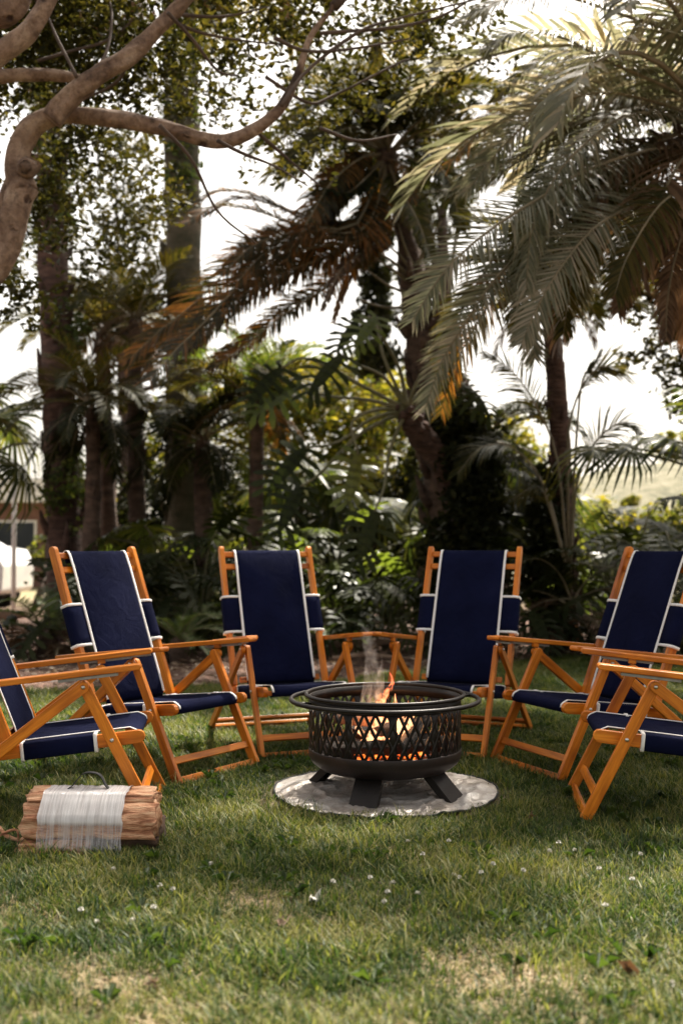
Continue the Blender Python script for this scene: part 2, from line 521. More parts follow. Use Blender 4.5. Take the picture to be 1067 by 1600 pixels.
class Geo:
    def __init__(s):
        s.V = []; s.T = []; s.Q = []; s.n = 0

    def add(s, V, Q=None, T=None):
        V = np.asarray(V, float).reshape(-1, 3)
        if Q is not None and len(Q): s.Q.append(np.asarray(Q, int) + s.n)
        if T is not None and len(T): s.T.append(np.asarray(T, int) + s.n)
        s.V.append(V); s.n += len(V)

    def mesh(s, name):
        fl = []
        if s.Q: fl.append(np.concatenate(s.Q))
        if s.T: fl.append(np.concatenate(s.T))
        return np_mesh(name, np.concatenate(s.V), fl)

    def tube(s, pts, radii, seg=8, rough=0.0, seed=0, caps=True):
        P = np.array([list(p) for p in pts], float)
        n = len(P)
        rad = np.interp(np.linspace(0, 1, n), np.linspace(0, 1, len(radii)), radii)
        T = np.gradient(P, axis=0)
        T /= np.linalg.norm(T, axis=1)[:, None] + 1e-9
        U = np.array([0, 0, 1.0]) if abs(T[0][2]) < .9 else np.array([1.0, 0, 0])
        V = []
        for i in range(n):
            U = U - T[i] * U.dot(T[i]); U /= np.linalg.norm(U) + 1e-9
            W = np.cross(T[i], U)
            for k in range(seg):
                a = 2 * PI * k / seg
                r = rad[i]
                if rough:
                    q = P[i] * 3.1 + np.array([math.cos(a), math.sin(a), seed]) * 1.7
                    r *= 1 + rough * mnoise.noise(Vector(q)) + rough * .6 * mnoise.noise(Vector(q * 3.7))
                V.append(P[i] + (U * math.cos(a) + W * math.sin(a)) * r)
        Q = []
        for i in range(n - 1):
            for k in range(seg):
                k2 = (k + 1) % seg
                Q.append((i * seg + k, i * seg + k2, (i + 1) * seg + k2, (i + 1) * seg + k))
        Tt = []
        if caps:
            V.append(P[0]); V.append(P[-1])
            for k in range(seg):
                k2 = (k + 1) % seg
                Tt.append((n * seg, k2, k)); Tt.append((n * seg + 1, (n - 1) * seg + k, (n - 1) * seg + k2))
        s.add(V, Q, Tt)
        return s


def smooth_path(pts, n=24):
    """Catmull-Rom through pts"""
    P = [Vector(p) for p in pts]
    P = [P[0] * 2 - P[1]] + P + [P[-1] * 2 - P[-2]]
    out = []
    m = len(P) - 3
    for j in range(n + 1):
        t = j / n * m
        i = min(int(t), m - 1)
        u = t - i
        a, b, c, d = P[i:i + 4]
        out.append(.5 * ((2 * b) + (c - a) * u + (2 * a - 5 * b + 4 * c - d) * u * u + (3 * b - a - 3 * c + d) * u ** 3))
    return out


def outline_mesh(name, outline, y0, y1, bevel=.003):
    """outline in the XZ plane, extruded along y, edges eased; UV runs along the longest side"""
    bm = bmesh.new()
    f0 = [bm.verts.new((x, y0, z)) for x, z in outline]
    f1 = [bm.verts.new((x, y1, z)) for x, z in outline]
    n = len(outline)
    bm.faces.new(f0)
    bm.faces.new(list(reversed(f1)))
    for i in range(n):
        j = (i + 1) % n
        bm.faces.new((f0[j], f0[i], f1[i], f1[j]))
    bmesh.ops.recalc_face_normals(bm, faces=bm.faces)
    if bevel:
        ed = [e for e in bm.edges if e.calc_face_angle(0) > R(30)]
        bmesh.ops.bevel(bm, geom=ed, offset=bevel, segments=2, affect='EDGES', profile=.5)
    xs = np.array(outline)
    c = xs - xs.mean(0)
    ext = (abs(y1 - y0), 0)
    u_, s_, vt = np.linalg.svd(c)
    span = (c @ vt[0]).max() - (c @ vt[0]).min()
    uvl = bm.loops.layers.uv.new('UVMap')
    for f in bm.faces:
        for l in f.loops:
            v = l.vert.co
            a = v.x * vt[0][0] + v.z * vt[0][1]
            b = v.x * vt[1][0] + v.z * vt[1][1]
            if span >= abs(y1 - y0):
                l[uvl].uv = (a, b + v.y * .7)
            else:
                l[uvl].uv = (v.y, a + b * .7)
    me = bpy.data.meshes.new(name)
    bm.to_mesh(me)
    bm.free()
    return me


def bar(p0, p1, h, round0=False, round1=False, over=0.0):
    """outline of a straight bar from p0 to p1 (XZ), width h"""
    p0 = np.array(p0, float); p1 = np.array(p1, float)
    d = p1 - p0; L = np.linalg.norm(d); d /= L
    n = np.array([-d[1], d[0]])
    out = []
    def end(p, sgn, rnd):
        if rnd:
            for k in range(7):
                a = -PI / 2 + PI * k / 6
                out.append(p + d * sgn * math.cos(a) * h / 2 + n * sgn * math.sin(a) * h / 2)
        else:
            out.append(p - n * sgn * h / 2); out.append(p + n * sgn * h / 2)
    end(p1, 1, round1)
    end(p0, -1, round0)
    return [tuple(o) for o in out]


# ------------------------------------------------------------------ ground, lawn, hill
gn = 60
gx = np.linspace(-1, 1, gn); gx = np.sign(gx) * np.abs(gx) ** 2.2 * 500
gy = np.concatenate([np.linspace(-30, 30, 60), 30 + (np.linspace(0, 1, 30)[1:] ** 2) * 870])
V = []
for y in gy:
    for x in gx:
        z = -.02
        if y > 10.5 and y < 60:
            z += .05 * mnoise.noise(Vector((x * .5, y * .5, 3)))
        V.append((x, y, z))
Q = []
nx = len(gx)
for j in range(len(gy) - 1):
    for i in range(nx - 1):
        a = j * nx + i
        Q.append((a, a + 1, a + nx + 1, a + nx))
ground = link('ground', np_mesh('ground', V, [Q]), 'mulch')
tag(ground, 'bare reddish soil and mulch of the planting bed behind the lawn', 'ground', kind='structure')


def edge_y(x):
    b = np.interp(x, [-6, -2.2, 0, 1.2, 2.4, 6], [7.6, 7.9, 8.5, 9.7, 10.5, 10.8])
    return b + .22 * mnoise.noise(Vector((x * 1.7, 0, 5))) + .1 * mnoise.noise(Vector((x * 6, 2, 5)))


xs = np.linspace(-9, 9, 121)
V = []; Q = []
for i, x in enumerate(xs):
    V += [(x, -4, 0), (x, edge_y(x), 0)]
for i in range(len(xs) - 1):
    a = 2 * i
    Q.append((a, a + 2, a + 3, a + 1))
lawn = link('lawn', np_mesh('lawn', V, [Q]), 'thatch')
tag(lawn, 'lawn of mown grass and clover with worn straw patches', 'lawn', kind='structure')

# dry hillside on the right behind the palms
V = []; Q = []
hx = np.linspace(-10, 70, 60); hy = np.linspace(34, 90, 30)
for y in hy:
    for x in hx:
        h = 5.2 * math.exp(-((x - 17) / 14) ** 2) * min(1, (y - 34) / 16) * (1.0 if y < 60 else max(0, 1 - (y - 60) / 40))
        V.append((x, y, -.1 + h + .25 * mnoise.noise(Vector((x * .4, y * .4, 0)))))
for j in range(len(hy) - 1):
    for i in range(len(hx) - 1):
        a = j * 60 + i
        Q.append((a, a + 1, a + 61, a + 60))
M['dry'] = simple('dry_hill_grass', [(.3, (.06, .06, .03)), (.5, (.13, .12, .07)), (.7, (.21, .19, .13))], 1.4, kind='World', rough=1, bump=.8, bdist=.2)
hill = link('hill', np_mesh('hill', V, [Q]), 'dry', smooth=True)
tag(hill, 'low sunlit hillside of dry grass behind the right palms', 'hill', kind='structure')

# --- grass tufts (masters live in an unlinked collection, scattered over the lawn)
tufts = bpy.data.collections.new('grass_tufts')


def blade_mesh(name, nb, hmin, hmax, w, spread, lean, seed, segs=3):
    r = random.Random(seed)
    g = Geo()
    for b in range(nb):
        a = r.uniform(0, 2 * PI); d = spread * math.sqrt(r.random())
        bx, by = d * math.cos(a), d * math.sin(a)
        h = r.uniform(hmin, hmax); da = r.uniform(0, 2 * PI); ln = r.uniform(.15, lean) * h
        ww = w * r.uniform(.7, 1.3)
        px, py = -math.sin(da) * ww / 2, math.cos(da) * ww / 2
        V = []; 
        for k in range(segs):
            t = k / segs
            off = ln * t ** 1.8
            cx, cy, cz = bx + math.cos(da) * off, by + math.sin(da) * off, h * (t - .25 * t * t * lean * .6)
            q = 1 - .55 * t
            V += [(cx - px * q, cy - py * q, cz), (cx + px * q, cy + py * q, cz)]
        V.append((bx + math.cos(da) * ln, by + math.sin(da) * ln, h * (1 - .15 * lean)))
        Qq = [(2 * k, 2 * k + 1, 2 * k + 3, 2 * k + 2) for k in range(segs - 1)]
        Tt = [(2 * segs - 2, 2 * segs - 1, 2 * segs)]
        g.add(V, Qq, Tt)
    return g.mesh(name)


for i in range(7):
    me = blade_mesh('grass_tuft', 26, .018, .044 if i < 5 else .066, .0036, .05, 1.7 if i < 5 else 1.0, 100 + i)
    me.materials.append(M['grass'])
    o = bpy.data.objects.new('grass_tuft', me)
    tufts.objects.link(o)
straws = bpy.data.collections.new('straw_tufts')
for i in range(3):
    me = blade_mesh('straw_tuft', 16, .008, .02, .003, .05, 3.2, 200 + i)
    me.materials.append(M['straw'])
    o = bpy.data.objects.new('straw_tuft', me)
    straws.objects.link(o)

PIT = Vector((.184, 4.67, 0))


def scatter_group(name, coll, density, seed, thr_lo, thr_hi, invert, smin, smax):
    ng = bpy.data.node_groups.new(name, 'GeometryNodeTree')
    ng.interface.new_socket('Geometry', in_out='INPUT', socket_type='NodeSocketGeometry')
    ng.interface.new_socket('Geometry', in_out='OUTPUT', socket_type='NodeSocketGeometry')
    N = ng.nodes; L = ng.links
    gi = N.new('NodeGroupInput'); go = N.new('NodeGroupOutput')
    pos = N.new('GeometryNodeInputPosition')
    # worn patches
    nz = N.new('ShaderNodeTexNoise'); nz.inputs['Scale'].default_value = 2.1; nz.inputs['Detail'].default_value = 3
    L.new(pos.outputs[0], nz.inputs['Vector'])
    # patches are likelier near the front of the lawn (y < 3.3)
    sx = N.new('ShaderNodeSeparateXYZ'); L.new(pos.outputs[0], sx.inputs[0])
    fr = N.new('ShaderNodeMapRange')
    fr.inputs['From Min'].default_value = 2.3; fr.inputs['From Max'].default_value = 3.7
    fr.inputs['To Min'].default_value = .09; fr.inputs['To Max'].default_value = -.06
    L.new(sx.outputs['Y'], fr.inputs['Value'])
    ad = N.new('ShaderNodeMath'); ad.operation = 'ADD'
    L.new(nz.outputs[0], ad.inputs[0]); L.new(fr.outputs[0], ad.inputs[1])
    mr = N.new('ShaderNodeMapRange')
    mr.inputs['From Min'].default_value = thr_lo; mr.inputs['From Max'].default_value = thr_hi
    mr.inputs['To Min'].default_value = 0 if invert else density
    mr.inputs['To Max'].default_value = density if invert else density * .12
    L.new(ad.outputs[0], mr.inputs['Value'])
    dist = N.new('ShaderNodeVectorMath'); dist.operation = 'DISTANCE'
    dist.inputs[1].default_value = (PIT.x, PIT.y, 0)
    L.new(pos.outputs[0], dist.inputs[0])
    gt = N.new('ShaderNodeMath'); gt.operation = 'GREATER_THAN'; gt.inputs[1].default_value = .515
    L.new(dist.outputs['Value'], gt.inputs[0])
    mu = N.new('ShaderNodeMath'); mu.operation = 'MULTIPLY'
    L.new(mr.outputs[0], mu.inputs[0]); L.new(gt.outputs[0], mu.inputs[1])
    dp = N.new('GeometryNodeDistributePointsOnFaces'); dp.inputs['Seed'].default_value = seed
    L.new(gi.outputs[0], dp.inputs['Mesh']); L.new(mu.outputs[0], dp.inputs['Density'])
    ci = N.new('GeometryNodeCollectionInfo'); ci.inputs['Collection'].default_value = coll
    ci.inputs['Separate Children'].default_value = True; ci.inputs['Reset Children'].default_value = True
    ip = N.new('GeometryNodeInstanceOnPoints'); ip.inputs['Pick Instance'].default_value = True
    L.new(dp.outputs['Points'], ip.inputs['Points']); L.new(ci.outputs[0], ip.inputs['Instance'])
    rv = N.new('FunctionNodeRandomValue'); rv.data_type = 'FLOAT_VECTOR'
    rv.inputs[0].default_value = (-.12, -.12, 0); rv.inputs[1].default_value = (.12, .12, 6.283)
    L.new(rv.outputs[0], ip.inputs['Rotation'])
    rs = N.new('FunctionNodeRandomValue'); rs.data_type = 'FLOAT'
    rs.inputs[2].default_value = smin; rs.inputs[3].default_value = smax; rs.inputs['Seed'].default_value = 5
    nz2 = N.new('ShaderNodeTexNoise'); nz2.inputs['Scale'].default_value = 1.7; nz2.inputs['Detail'].default_value = 2
    L.new(pos.outputs[0], nz2.inputs['Vector'])
    mr2 = N.new('ShaderNodeMapRange')
    mr2.inputs['From Min'].default_value = .35; mr2.inputs['From Max'].default_value = .65
    mr2.inputs['To Min'].default_value = .75; mr2.inputs['To Max'].default_value = 1.25
    L.new(nz2.outputs[0], mr2.inputs['Value'])
    m3 = N.new('ShaderNodeMath'); m3.operation = 'MULTIPLY'
    L.new(rs.outputs[1], m3.inputs[0]); L.new(mr2.outputs[0], m3.inputs[1])
    L.new(m3.outputs[0], ip.inputs['Scale'])
    L.new(ip.outputs[0], go.inputs[0])
    return ng


V = []; Q = []
xs = np.linspace(-5.5, 5.5, 160)
NYG = 140
for i, x in enumerate(xs):
    ye = edge_y(x) - .06
    V += [(x, 1.2 + (ye - 1.2) * j / NYG, .001) for j in range(NYG + 1)]
for i in range(len(xs) - 1):
    for j in range(NYG):
        a = i * (NYG + 1) + j
        Q.append((a, a + NYG + 1, a + NYG + 2, a + 1))
gpatch = np_mesh('grass', V, [Q])
grass = link('grass', gpatch, 'grass')
tag(grass, 'green mown grass blades covering the lawn', 'grass', kind='stuff')
md = grass.modifiers.new('scatter', 'NODES'); md.node_group = scatter_group('grass_scatter', tufts, 1050, 3, .56, .68, False, .6, 1.25)
straw = link('dry_grass', gpatch.copy(), 'straw')
tag(straw, 'short straw coloured dead grass in the worn patches of the lawn', 'dry grass', kind='stuff')
wr = random.Random(33)
gw = Geo()
for k in range(260):
    x = wr.uniform(-2.6, 2.6); y = wr.uniform(2.1, 6.8)
    if (x - PIT.x) ** 2 + (y - PIT.y) ** 2 < .3: continue
    for j in range(wr.randint(5, 9)):
        a = wr.uniform(0, 2 * PI); L_r = wr.uniform(.025, .06); w_r = L_r * .16; hz = wr.uniform(.02, .045)
        d = Vector((math.cos(a), math.sin(a), 0)); nn = Vector((-d.y, d.x, 0)); c = Vector((x, y, .008))
        m1 = c + d * L_r * .5 + Vector((0, 0, hz)); tip = c + d * L_r + Vector((0, 0, hz * .8))
        gw.add([tuple(c), tuple(m1 - nn * w_r), tuple(tip), tuple(m1 + nn * w_r)], [], [(0, 1, 2), (0, 2, 3)])
M['weed'] = leafmat('lawn_weed', [(.018, .036, .008), (.034, .058, .013), (.055, .08, .022)], .3)
tag(link('weeds', gw.mesh('weeds'), 'weed'), 'low broad-leaved weeds and clover leaves among the grass', 'weeds', kind='stuff')
md = straw.modifiers.new('scatter', 'NODES'); md.node_group = scatter_group('straw_scatter', straws, 1300, 9, .54, .66, True, .8, 1.4)


# ------------------------------------------------------------------ folding armchair (sitter faces +X)
BT, BB = np.array([-.413, 1.024]), np.array([-.128, .300])
bd = (BB - BT) / np.linalg.norm(BB - BT)       # down the back
bn = np.array([-bd[1], bd[0]])                  # forwards
BL = np.linalg.norm(BB - BT)
PV = np.array([.149, .520])


def onback(s, off=0.0):
    return BT + bd * s + bn * off


def sheet(name, path, ys, thick, sag=None):
    """cloth: path points in XZ, columns at ys; closed shell with real thickness"""
    P = np.array(path); n = len(P)
    T = np.gradient(P, axis=0); T /= np.linalg.norm(T, axis=1)[:, None]
    Nn = np.stack([-T[:, 1], T[:, 0]], 1)
    m = len(ys)
    def layer(off):
        V = []
        for i in range(n):
            for j, y in enumerate(ys):
                o = off + (sag(i / (n - 1), y) if sag else 0)
                V.append((P[i, 0] + Nn[i, 0] * o, y, P[i, 1] + Nn[i, 1] * o))
        return V
    V = layer(thick / 2) + layer(-thick / 2)
    Q = []
    o = n * m
    for i in range(n - 1):
        for j in range(m - 1):
            a = i * m + j
            Q.append((a, a + 1, a + m + 1, a + m)); Q.append((o + a, o + a + m, o + a + m + 1, o + a + 1))
    for i in range(n - 1):
        a, b = i * m, (i + 1) * m
        Q.append((a, b, o + b, o + a)); a += m - 1; b += m - 1; Q.append((b, a, o + a, o + b))
    for j in range(m - 1):
        a = j; Q.append((a + 1, a, o + a, o + a + 1)); a = (n - 1) * m + j; Q.append((a, a + 1, o + a + 1, o + a))
    return np_mesh(name, V, [Q])


def wrap_mesh(name, sec_at, stations, grow=0.0):
    """cloth sleeve: closed cross-section (list of (y, off)) swept along stations -> points (x,y,z)"""
    V = []
    for st in stations:
        V += sec_at(st)
    k = len(V) // len(stations)
    Q = []
    for i in range(len(stations) - 1):
        for j in range(k):
            j2 = (j + 1) % k
            Q.append((i * k + j, i * k + j2, (i + 1) * k + j2, (i + 1) * k + j))
    return np_mesh(name, V, [Q, np.array([list(range(k))[::-1], [(len(stations) - 1) * k + j for j in range(k)]])])


def make_chair():
    root = empty('folding_armchair')
    W = 'wood'
    def P(name, ol, y0, y1, mat=W, parent=root, bev=.003):
        return link(name, outline_mesh(name, ol, y0, y1, bev), mat, parent)
    for s in (1, -1):
        def Y(a, b): return (a, b) if s > 0 else (-b, -a)
        P('back_rail', bar(BT, onback(BL), .044, True, False), *Y(.246, .272))
        fl = P('front_leg', bar(PV, (.4175 - .008, .012), .043, True, False), *Y(.257, .280))
        rl = P('rear_leg', bar(PV, (-.505, .014), .043, True, False), *Y(.283, .305))
        P('seat_rail', bar((-.215, .262), (.375 - .025, .3235), .050, False, True), *Y(.226, .250))
        # armrest: long board, front end rounded, slightly cupped underneath
        a0, a1 = np.array((-.30, .524)), np.array((.354, .596))
        P('armrest', bar(a0, a1, .022, True, True), *Y(.277, .337), bev=.004)
        ad_ = (a1 - a0) / np.linalg.norm(a1 - a0); an = np.array([-ad_[1], ad_[0]])
        P('arm_track', bar(a0 + ad_ * .36 - an * .018, a0 + ad_ * .58 - an * .018, .011), *Y(.300, .325), mat='track', bev=.001)
        # arm hinge block under the board, so the arm rests on the leg pivot
        P('hinge_block', bar(PV + (-.014, .034), PV + (.018, .038), .024), *Y(.281, .300), bev=.002)
        for parent, (bx, bz), yo in ((rl, PV, .305), (fl, PV * .6 + np.array((.41, .012)) * .4, .280)):
            g = Geo(); g.tube([(bx, s * (yo - .002), bz), (bx, s * (yo + .003), bz), (bx, s * (yo + .006), bz)], [.008, .008, .004], 12)
            link('bolt', g.mesh('bolt'), 'nickel', parent, smooth=True)
        g = Geo(); p = onback(.50, 0); g.tube([(p[0], s * .270, p[1]), (p[0], s * .276, p[1])], [.007, .006], 10)
        # side wing: cloth sleeve round the back rail
        def sec(t, s=s):
            f = onback(t, .0265); b = onback(t, -.026); f2 = onback(t, .027)
            pts = [(f2[0], .180, f2[1]), (f[0], .258, f[1]), (onback(t, .018)[0], .283, onback(t, .018)[1]),
                   (onback(t, -.018)[0], .285, onback(t, -.018)[1]), (b[0], .262, b[1]), (onback(t, -.024)[0], .244, onback(t, -.024)[1]), (onback(t, .020)[0], .236, onback(t, .020)[1]), (onback(t, .0235)[0], .182, onback(t, .0235)[1])]
            return [(x, s * y, z) for x, y, z in pts]
        t0, t1 = .374 * .746, .656 * .746
        wing = link('side_wing', wrap_mesh('side_wing', sec, np.linspace(t0, t1, 6)), 'navy', root)
        def grown(t, s=s):
            base = np.array(sec(t, s)); c = base.mean(0); d = base - c
            return [tuple(c + q * (1 + .004 / max(.02, np.linalg.norm(q)))) for q in d]
        for a, b in ((t0 - .002, t0 + .011), (t1 - .011, t1 + .002)):
            link('hem', wrap_mesh('hem', grown, [a, b]), 'white_trim', wing)
        # seat sleeve round the seat rail
        r0, r1 = np.array((-.215, .262)), np.array((.350, .3235))
        rd = (r1 - r0) / np.linalg.norm(r1 - r0); rn = np.array([-rd[1], rd[0]])
        def sec2(x, s=s):
            t = (x - r0[0]) / rd[0]
            c = r0 + rd * t
            def q(y, o): p = c + rn * o; return (p[0], s * y, p[1])
            return [q(.186, .029), q(.238, .030), q(.2535, .026), q(.2535, -.030), q(.245, -.036), q(.222, -.034), q(.2215, .024), q(.188, .0255)]
        sl = link('seat_wing', wrap_mesh('seat_wing', sec2, np.linspace(-.085, .195, 5)), 'navy', root)
        def grown2(x, s=s):
            base = np.array(sec2(x, s)); c = base.mean(0); d = base - c
            return [tuple(c + q * (1 + .004 / max(.02, np.linalg.norm(q)))) for q in d]
        for a, b in ((-.087, -.075), (.184, .197)):
            link('hem', wrap_mesh('hem', grown2, [a, b]), 'white_trim', sl)
    # cross pieces
    for s0 in (.026, .099):
        c = onback(s0)
        P('back_slat', bar(c - bd * .015, c + bd * .015, .016), -.2455, .2455)
    for zz in (.30, .72):
        pass
    c = onback(BL - .03); P('lower_slat', bar(c - bd * .015, c + bd * .015, .016), -.2255, .2255)
    fdir = (np.array((.4095, .012)) - PV); fdir /= np.linalg.norm(fdir)
    for z in (.020, .100):
        t = (z - PV[1]) / fdir[1]; c = PV + fdir * t
        P('front_stretcher', bar(c - fdir * .016, c + fdir * .016, .018), -.2565, .2565)
    rdir = (np.array((-.505, .014)) - PV); rdir /= np.linalg.norm(rdir)
    for t in (.800, .735):
        c = PV + rdir * t
        P('rear_stretcher', bar(c - rdir * .015, c + rdir * .015, .018), -.2825, .2825)
    P('seat_front_bar', bar((.318, .313), (.342, .316), .024), -.2255, .2255)
    # back sling
    path = [onback(.060, -.014), onback(.030, -.014), onback(.012, -.013), onback(.006, -.006), onback(.005, .006), onback(.010, .016), onback(.03, .022)]
    path += [onback(t, .0265) for t in np.linspace(.10, BL - .05, 9)] + [onback(BL - .02, .022), onback(BL + .0, .010)]
    ys = np.linspace(-.190, .190, 13)
    def sag(t, y): return -.016 * math.sin(PI * min(1, max(0, (t - .35) / .65))) * (1 - (y / .19) ** 2) if t > .35 else 0
    bs = link('back_sling', sheet('back_sling', path[::-1], ys, .0025, lambda t, y: sag(1 - t, y)), 'navy', root, smooth=True)
    for s in (1, -1):
        g = Geo(); pp = [onback(.030, -.0165), onback(.011, -.0155), onback(.003, -.007), onback(.002, .007), onback(.008, .0185), onback(.03, .0250)] + [onback(t, .0290) for t in np.linspace(.10, BL - .05, 8)] + [onback(BL - .02, .026)]
        yc = .187 * s
        V = []
        for (x, z) in pp:
            V += [(x, yc - .0065, z), (x, yc + .0065, z)]
        q = [(2 * i, 2 * i + 1, 2 * i + 3, 2 * i + 2) for i in range(len(pp) - 1)]
        pth = np.array(pp)
        me = sheet('piping', pp[::-1], [yc - .0065, yc + .0065], .003)
        link('piping', me, 'white_trim', bs)
    # seat sling: over the rear, sagging, round the front bar
    r0, r1 = np.array((-.215, .262)), np.array((.350, .3235))
    rd = (r1 - r0) / np.linalg.norm(r1 - r0); rn = np.array([-rd[1], rd[0]])
    path = [r0 + rd * t + rn * .029 for t in np.linspace(.085, .535, 9)]
    path += [np.array((.338, .3385)), np.array((.3475, .331)), np.array((.352, .318)), np.array((.347, .303)), np.array((.333, .297)), np.array((.31, .297))]
    def sag2(t, y): return -.022 * math.sin(PI * min(1, t / .62)) * (1 - (y / .2) ** 2) * (1 if t < .62 else 0)
    ys = np.linspace(-.200, .200, 11)
    ss = link('seat_sling', sheet('seat_sling', [tuple(p) for p in path], ys, .0025, sag2), 'navy', root, smooth=True)
    for s in (1, -1):
        yc = .194 * s
        link('piping', sheet('piping', [tuple(np.array(p) + rn * .0032) for p in path[:-3]], [yc - .0055, yc + .0055], .003), 'white_trim', ss)
    return root


chair0 = make_chair()
CH = [
    (-1.146, 4.389, 6.1, 'navy canvas folding armchair behind the wrapped firewood bundle, cut off at the left edge'),
    (-.899, 5.248, -34.3, 'navy canvas folding armchair turned half right, standing behind the one by the firewood'),
    (-.284, 5.842, -68.8, 'navy canvas folding armchair facing forwards behind the left side of the fire pit'),
    (.599, 5.840, -112.6, 'navy canvas folding armchair facing forwards behind the right side of the fire pit'),
    (1.226, 5.273, -155.3, 'navy canvas folding armchair turned half left, its tall back near the right edge'),
    (1.361, 4.394, -186.8, 'navy canvas folding armchair nearest on the right, only its seat, arms and legs in view'),
]
for i, (x, y, a, lab) in enumerate(CH):
    c = chair0 if i == 0 else copy_tree(chair0)
    c.location = (x, y, 0); c.rotation_euler = (0, 0, R(a))
    tag(c, lab, 'folding chair', 'folding armchairs in a ring round the fire pit')


# ------------------------------------------------------------------ fire pit
def lathe(prof, seg=72, close=False):
    V = []; Q = []
    n = len(prof)
    for k in range(seg):
        a = 2 * PI * k / seg
        for r, z in prof: V.append((r * math.cos(a), r * math.sin(a), z))
    for k in range(seg):
        k2 = (k + 1) % seg
        for i in range(n if close else n - 1):
            i2 = (i + 1) % n
            Q.append((k * n + i, k2 * n + i, k2 * n + i2, k * n + i2))
    return V, Q


def torus(R_, r, z, seg=96, s=12):
    return lathe([(R_ + r * math.cos(2 * PI * i / s), z + r * math.sin(2 * PI * i / s)) for i in range(s)], seg, True)


pit = empty('fire_pit', PIT, 0, 'round black steel fire pit with a cut diamond lattice and a lit wood fire', 'fire pit')
g = Geo()
RB = .322
# bowl below the lattice: band, rounded shoulder, bottom (two skins)
g.add(*lathe([(RB, .198), (RB + .002, .192), (RB, .162), (RB - .012, .140), (RB - .05, .112), (.17, .088), (0.001, .080), (.001, .083), (.17, .092), (RB - .052, .116), (RB - .016, .144), (RB - .005, .164), (RB - .004, .198)], 72, True))
bowl = link('bowl', g.mesh('bowl'), 'iron_dusty', pit, smooth=True)
g = Geo(); g.add(*lathe([(RB + .001, .372), (RB + .001, .414), (RB - .004, .414), (RB - .004, .372)], 72, True))
link('top_band', g.mesh('top_band'), 'iron', pit)
g = Geo(); g.add(*torus(.334, .0085, .420)); link('inner_rim', g.mesh('inner_rim'), 'iron', pit, smooth=True)
g = Geo(); g.add(*torus(.398, .0095, .399)); ho = link('handle_ring', g.mesh('handle_ring'), 'iron', pit, smooth=True)
for k in range(6):
    g = Geo(); a = R(18 + 60 * k); g.tube([(math.cos(a) * .325, math.sin(a) * .325, .392), (math.cos(a) * .398, math.sin(a) * .398, .397)], [.006, .006], 8)
    link('bracket', g.mesh('bracket'), 'iron', ho)
# lattice sheet: crossing inclined strips and solid uprights, all with thickness
g = Geo()
Z0, Z1 = .196, .374
NB = 44


def strip(a0, z0, a1, z1, wd, n=5):
    V = []
    th = .003
    du = (a1 - a0) * RB; dz = z1 - z0; L = math.hypot(du, dz); nu, nz = -dz / L * wd / 2, du / L * wd / 2
    for i in range(n + 1):
        t = i / n
        a = a0 + (a1 - a0) * t; z = z0 + dz * t
        for (sg, rr) in ((-1, RB), (1, RB), (1, RB - th), (-1, RB - th)):
            aa = a + sg * nu / RB; zz = min(max(z + sg * nz, Z0 - .004), Z1 + .004)
            V.append((rr * math.cos(aa), rr * math.sin(aa), zz))
    Q = []
    for i in range(n):
        for j in range(4):
            j2 = (j + 1) % 4
            Q.append((i * 4 + j, i * 4 + j2, (i + 1) * 4 + j2, (i + 1) * 4 + j))
    Q.append((0, 3, 2, 1)); Q.append((n * 4, n * 4 + 1, n * 4 + 2, n * 4 + 3))
    g.add(V, Q)


st = 2 * PI / NB
for k in range(NB):
    a = k * st
    strip(a, Z0, a + 2 * st * .92, Z1, .0125)
    strip(a + 2 * st * .92, Z0, a, Z1, .0125)
for k in range(11):
    a = 2 * PI * (k + .36) / 11
    strip(a, Z0, a, Z1, .030, 2)
link('lattice', g.mesh('lattice'), 'iron', pit)
# legs: channel-shaped, splayed
def pit_leg(ang):
    top = .215; bot = .365
    wt_, wb_ = .054, .058
    d = .045
    def P3(r, y, z): return Vector((r * math.cos(ang) - y * math.sin(ang), r * math.sin(ang) + y * math.cos(ang), z))
    bm = bmesh.new()
    sec = [(-1, 0), (1, 0), (1, -d), (.84, -d), (.84, -.004), (-.84, -.004), (-.84, -d), (-1, -d)]
    A = [bm.verts.new(P3(top + o, s_ * wt_, .150)) for s_, o in sec]
    B = [bm.verts.new(P3(bot + o, s_ * wb_, .006)) for s_, o in sec]
    for i in range(8):
        j = (i + 1) % 8
        bm.faces.new((A[i], A[j], B[j], B[i]))
    bm.faces.new(A[::-1]); bm.faces.new(B)
    bmesh.ops.recalc_face_normals(bm, faces=bm.faces)
    me = bpy.data.meshes.new('leg'); bm.to_mesh(me); bm.free()
    return me
for a in (-35, -107, 153, 70):
    link('leg', pit_leg(R(a)), 'iron', pit)
# ash bed
g = Geo(); g.add(*lathe([(.29, .130), (.2, .150), (.1, .158), (.001, .162)], 40)); link('ash', g.mesh('ash'), 'ash', pit, smooth=True)


